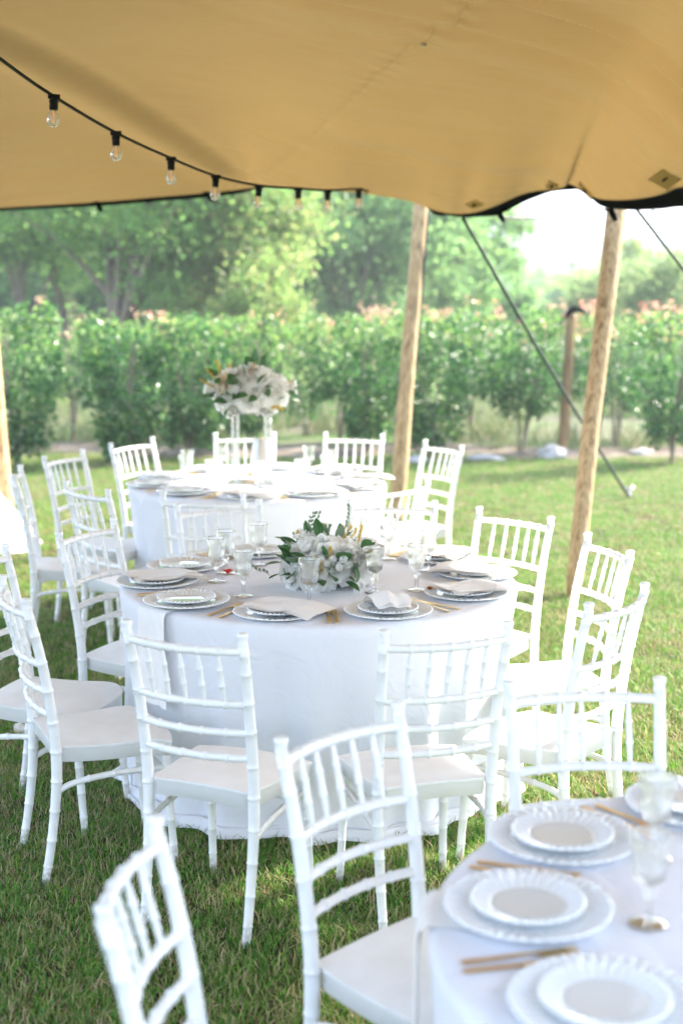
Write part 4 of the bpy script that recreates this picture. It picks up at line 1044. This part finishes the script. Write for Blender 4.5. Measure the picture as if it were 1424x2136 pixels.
# ------------------------------------------------------------------ flowers
def petal_grid(mb, c, d, up, L, W, cup, curl, n=5):
    d = d.normalized(); s = d.cross(up).normalized(); nn = s.cross(d)
    P = []
    for i in range(n + 1):
        t = i / n; row = []
        for j in range(5):
            u = -1 + j / 2
            w = W * math.sin(min(1, t * .95 + .12) * PI * .72) ** .8
            p = c + d * (L * t) + s * (u * w) + nn * (L * cup * t * t + W * .5 * u * u * .5 * (1 if cup >= 0 else 1) - L * curl * max(0, t - .7) ** 2 * 6 + .0012 * math.sin(u * 5 + t * 9))
            row.append(tuple(p))
        P.append(row)
    mb.grid(P)
def peony(R, seed, m, openn=1.0):
    r = random.Random(seed); mb = MB()
    layers = [(5, .30, .92, .55, .55), (6, .45, .70, .62, .5), (7, .68, .48, .62, .35), (8, .86, .25, .60, .15), (8, 1.0, .02, .52, -.02)]
    for k, (cnt, L, el, W, cup) in enumerate(layers):
        for i in range(cnt):
            a = 2 * PI * (i + .5 * (k % 2)) / cnt + r.uniform(-.2, .2); e = el * PI / 2 + r.uniform(-.12, .12)
            d = Vector((math.cos(a) * math.cos(e), math.sin(a) * math.cos(e), math.sin(e)))
            up = Vector((-math.cos(a) * math.sin(e), -math.sin(a) * math.sin(e), math.cos(e)))
            l_ = R * L * r.uniform(.92, 1.08)
            petal_grid(mb, Vector((math.cos(a), math.sin(a), 0)) * R * .08 * k + Vector((0, 0, -R * .10 * k)), d, up * openn, l_, R * W * .62, cup, .22)
    return mb.mesh('flower', m)
def ball_core(R, m):
    mb = MB(); mb.lathe([(.0005, R), (R * .7, R * .7), (R, 0), (R * .7, -R * .7), (.0005, -R)], 10); return mb
PE = [peony(.052, i, M['petal']) for i in range(4)] + [peony(.050, 9, M['cream'])]
def small_bloom(seed, m):
    r = random.Random(seed); mb = MB()
    for k in range(7):
        c = Vector((r.uniform(-1, 1), r.uniform(-1, 1), r.uniform(-.3, .9))) * .020
        for i in range(5):
            a = 2 * PI * i / 5 + r.random(); d = Vector((math.cos(a), math.sin(a), .55)); petal_grid(mb, c, d, Vector((-math.cos(a) * .4, -math.sin(a) * .4, 1)), .017, .011, .4, .2, 3)
    return mb.mesh('blossom', m)
SB = [small_bloom(i, M['petal']) for i in range(3)]
def leaf_one(L, W, m, bend=.25):
    mb = MB(); P = []
    for i in range(9):
        t = i / 8; w_ = W * math.sin(t * PI) ** .75 * (1 - .25 * t); row = []
        for u in (-1, -.5, 0, .5, 1): row.append((u * w_, L * t, L * bend * math.sin(t * 1.9) * .6 - abs(u) * 0 + .22 * w_ * abs(u)))
        P.append(row)
    mb.grid(P); mb.tube([(0, -.012, -.003), (0, L * .5, L * bend * .45 - .0008), (0, L * .92, L * bend * .55)], [.0015, .0012, .0005], 5)
    return mb.mesh('leaf', m)
LV = [leaf_one(.085, .021, M['leaf'], .3), leaf_one(.07, .024, M['leaf'], .15), leaf_one(.06, .014, M['sage'], .2), leaf_one(.05, .018, M['sage'], .35)]
def sprig_mesh(seed, m):
    r = random.Random(seed); mb = MB(); pts = [(0, 0, 0), (.004, .03, .012), (-.003, .065, .03), (.006, .10, .036)]
    c = catmull(pts, 5); mb.tube(c, [lerp(.0018, .0008, i / 15) for i in range(16)], 5)
    for i in range(4, 16):
        for s in (-1, 1):
            d = Vector((s * r.uniform(.6, 1), r.uniform(.2, .8), r.uniform(-.2, .8))).normalized(); petal_grid(mb, c[i], d, Vector((0, 0, 1)), r.uniform(.010, .018), .0035, .2, .1, 3)
    return mb.mesh('sprig', m)
SP = [sprig_mesh(i, M['sprig']) for i in range(2)] + [sprig_mesh(5, M['leaf'])]
def branch_mesh(seed):
    r = random.Random(seed); mb = MB(); c = catmull([(0, 0, 0), (.01, .05, .03), (-.01, .11, .04), (.012, .17, .075)], 5); mb.tube(c, .0013, 5)
    return mb, c
def aim(o, p, d, roll=0, sc_=1):
    d = Vector(d).normalized(); q = d.to_track_quat('Z', 'Y'); o.matrix_local = Matrix.Translation(p) @ q.to_matrix().to_4x4() @ Matrix.Rotation(roll, 4, 'Z') @ Matrix.Scale(sc_, 4)
def aimy(o, p, d, roll=0, sc_=1):
    d = Vector(d).normalized(); q = d.to_track_quat('Y', 'Z'); o.matrix_local = Matrix.Translation(p) @ q.to_matrix().to_4x4() @ Matrix.Rotation(roll, 4, 'Y') @ Matrix.Scale(sc_, 4)
def arrangement(t, cen, rad, nf, seed, zmin=-1, scale=1.0, nl=34, nsp=14, nsb=12, cream=(3,)):
    r = random.Random(seed); cen = Vector(cen)
    mb = MB(); mb.lathe([(.001, rad[2] * .62), (rad[0] * .4, rad[2] * .4), (rad[0] * .5, 0), (rad[0] * .4, -rad[2] * .4 if zmin < -.5 else -.0), (.001, -rad[2] * .45 if zmin < -.5 else -.0)], 16, cen); obj('moss_base', mb.mesh('moss_base', M['leaf']), t)
    dirs = []; tries = 0; mind = 1.0
    while len(dirs) < nf:
        tries += 1
        if tries % 300 == 0: mind *= .9
        d = Vector((r.gauss(0, 1), r.gauss(0, 1), r.gauss(0, 1))).normalized()
        if d.z < zmin: continue
        if all((d - q).length > mind * .62 for q in dirs): dirs.append(d)
    for i, d in enumerate(dirs):
        p = cen + Vector((d.x * rad[0], d.y * rad[1], d.z * rad[2])) * r.uniform(.80, .98)
        me = PE[4] if i in cream else PE[i % 4]; o = obj('flower', me, t); aim(o, p, d + Vector((0, 0, .12)), r.uniform(0, 6), scale * r.uniform(.95, 1.3))
    def rd(zm=zmin):
        while True:
            d = Vector((r.gauss(0, 1), r.gauss(0, 1), r.gauss(0, 1))).normalized()
            if d.z > zm: return d
    for i in range(nsb):
        d = rd(); p = cen + Vector((d.x * rad[0], d.y * rad[1], d.z * rad[2])) * r.uniform(.95, 1.14); o = obj('blossom', SB[i % 3], t); aim(o, p, d, r.uniform(0, 6), scale * r.uniform(.8, 1.3))
    for i in range(nl):
        d = rd(); p = cen + Vector((d.x * rad[0], d.y * rad[1], d.z * rad[2])) * r.uniform(.88, 1.06)
        tdir = (d + Vector((r.gauss(0, .55), r.gauss(0, .55), r.gauss(0, .45)))); o = obj('leaf', LV[r.choice((0, 0, 1, 1, 2, 3))], t); aimy(o, p, tdir, r.uniform(-1.2, 1.2), scale * r.uniform(.85, 1.35))
    for i in range(nsp):
        d = rd(); p = cen + Vector((d.x * rad[0], d.y * rad[1], d.z * rad[2])) * r.uniform(.80, 1.0)
        o = obj('sprig', SP[r.choice((0, 0, 1, 1, 2))], t); aimy(o, p, d + Vector((r.gauss(0, .5), r.gauss(0, .5), r.gauss(0, .4))), r.uniform(-1, 1), scale * r.uniform(.6, 1.0))
bq = thing('low_bouquet', 'low bouquet of white peonies and green leaves on the middle table', 'bouquet', (-.060 * KS, 5.40 * KS, TH + .002)); bq.scale = (KS,) * 3
arrangement(bq, (0, 0, .055), (.175, .14, .15), 27, 5, -.12, .92, 60, 22, 12, ())
for (px, py, dx, dz) in ((655, 1110, -.4, 1), (735, 1095, .45, 1), (548, 1205, -1, .15), (640, 1105, -.1, 1)):
    mb, c = branch_mesh(px); o = obj('twig', mb.mesh('twig', M['stemg']), bq)
    base = (at(px, py, 5.42 * KS) - Vector((-.060 * KS, 5.40 * KS, TH))) / KS ; base = base - Vector((dx, 0, dz)).normalized() * .04
    aimy(o, base, Vector((dx, .1, dz)), 0, .62)
    for k in range(4, 16, 2):
        for s in (-1, 1):
            q = obj('leaf', LV[2 + (k // 2) % 2], o); aimy(q, c[k], Vector((s, .5, .3)), 0, .62)
# tall arrangement on a clear stand
stx, sty = -.525 * KS, 8.27 * KS
stand = thing('flower_stand', 'tall clear acrylic flower stand on the far table', 'stand', (stx, sty, TH + .002)); stand.scale = (KS,) * 3
me_r = MB(); me_r.tube([(0, 0, 0), (0, 0, .40)], .010, 12); me_rod = me_r.mesh('rod', M['acrylic'])
for x, y in ((-.105, -.06), (-.085, .06), (.085, -.06), (.105, .06)): obj('rod', me_rod, stand, loc=(x, y, .006))
mb = MB(); mb.box((0, 0, .003), (.27, .19, .006)); me_bp = mb.mesh('base_plate', M['acrylic'], False); obj('base_plate', me_bp, stand); obj('top_plate', me_bp, stand, loc=(0, 0, .406))
tb_ = thing('tall_bouquet', 'round arrangement of white peonies and gold sprigs on the clear stand', 'bouquet', (stx, sty, TH + .415 * KS)); tb_.scale = (KS,) * 3
arrangement(tb_, (0, 0, .125), (.225, .18, .135), 28, 12, -.75, 1.15, 50, 13, 14, (3, 11))
lamp = thing('table_lamp', 'small cut glass table lamp with tapered shade on the far table', 'lamp', (-.455 * KS, 8.05 * KS, TH + .001)); lamp.scale = (KS,) * 3
mb = MB(); mb.lathe([(.001, .012), (.052, .010), (.055, .004), (.052, 0), (.001, 0)], 24); mb.lathe([(.012, .01), (.008, .03), (.016, .055), (.022, .075), (.016, .10), (.007, .12), (.007, .155)], 16); obj('base', mb.mesh('base', M['lampglass']), lamp)
mb = MB(); mb.lathe([(.068, .145), (.066, .150), (.046, .272), (.044, .280), (.042, .280), (.044, .272), (.063, .150), (.068, .145)], 36, flute=lambda i, a: .0018 * math.cos(18 * a)); obj('shade', mb.mesh('shade', M['lampglass']), lamp)
mb = MB(); mb.lathe([(.0005, .292), (.005, .290), (.006, .284), (.004, .280), (.003, .15), (.0005, .15)], 10); obj('finial', mb.mesh('finial', M['gold']), lamp)
# small bits on the tables
def bit(name, label, cat, x, y, z, m, s, seed):
    r = random.Random(seed); mb = MB()
    for k in range(3):
        a = r.uniform(0, 6); petal_grid(mb, Vector((0, 0, .004 + .004 * k)), Vector((math.cos(a), math.sin(a), .25)), Vector((0, 0, 1)), s, s * .5, .3, .2, 5)
    return tag(obj(name, mb.mesh(name, m), loc=(x, y, z)), label, cat)
p = on(473, 1199, TH); bit('red_petal', 'small red petal lying by the glasses, left on the middle table', 'petal', p.x, p.y, TH + .001, M['red'], .028, 1)
p = on(890, 1236, TH); bit('red_petal', 'small orange red petal beside the napkin, right on the middle table', 'petal', p.x, p.y, TH + .002, M['orange'], .022, 2)
p = on(527, 1000, TH); bit('fallen_leaf', 'fallen orange brown leaf on the far tablecloth', 'leaf', p.x, p.y, TH + .002, M['orange'], .045, 3)
for k, (px, py, lab) in enumerate(((38, 1532, 'scrap of white paper on the grass behind the left chair legs'),)):
    p = on(px, py); mb = MB(); mb.grid([[(x * .02, y * .03, .02 + .012 * math.sin(x * 2 + y)) for x in range(-1, 2)] for y in range(-1, 2)])
    tag(obj('paper_scrap', mb.mesh('paper_scrap', M['napkin']), loc=(p.x, p.y, .01), rot=(.5, .3, .4)), lab, 'paper')
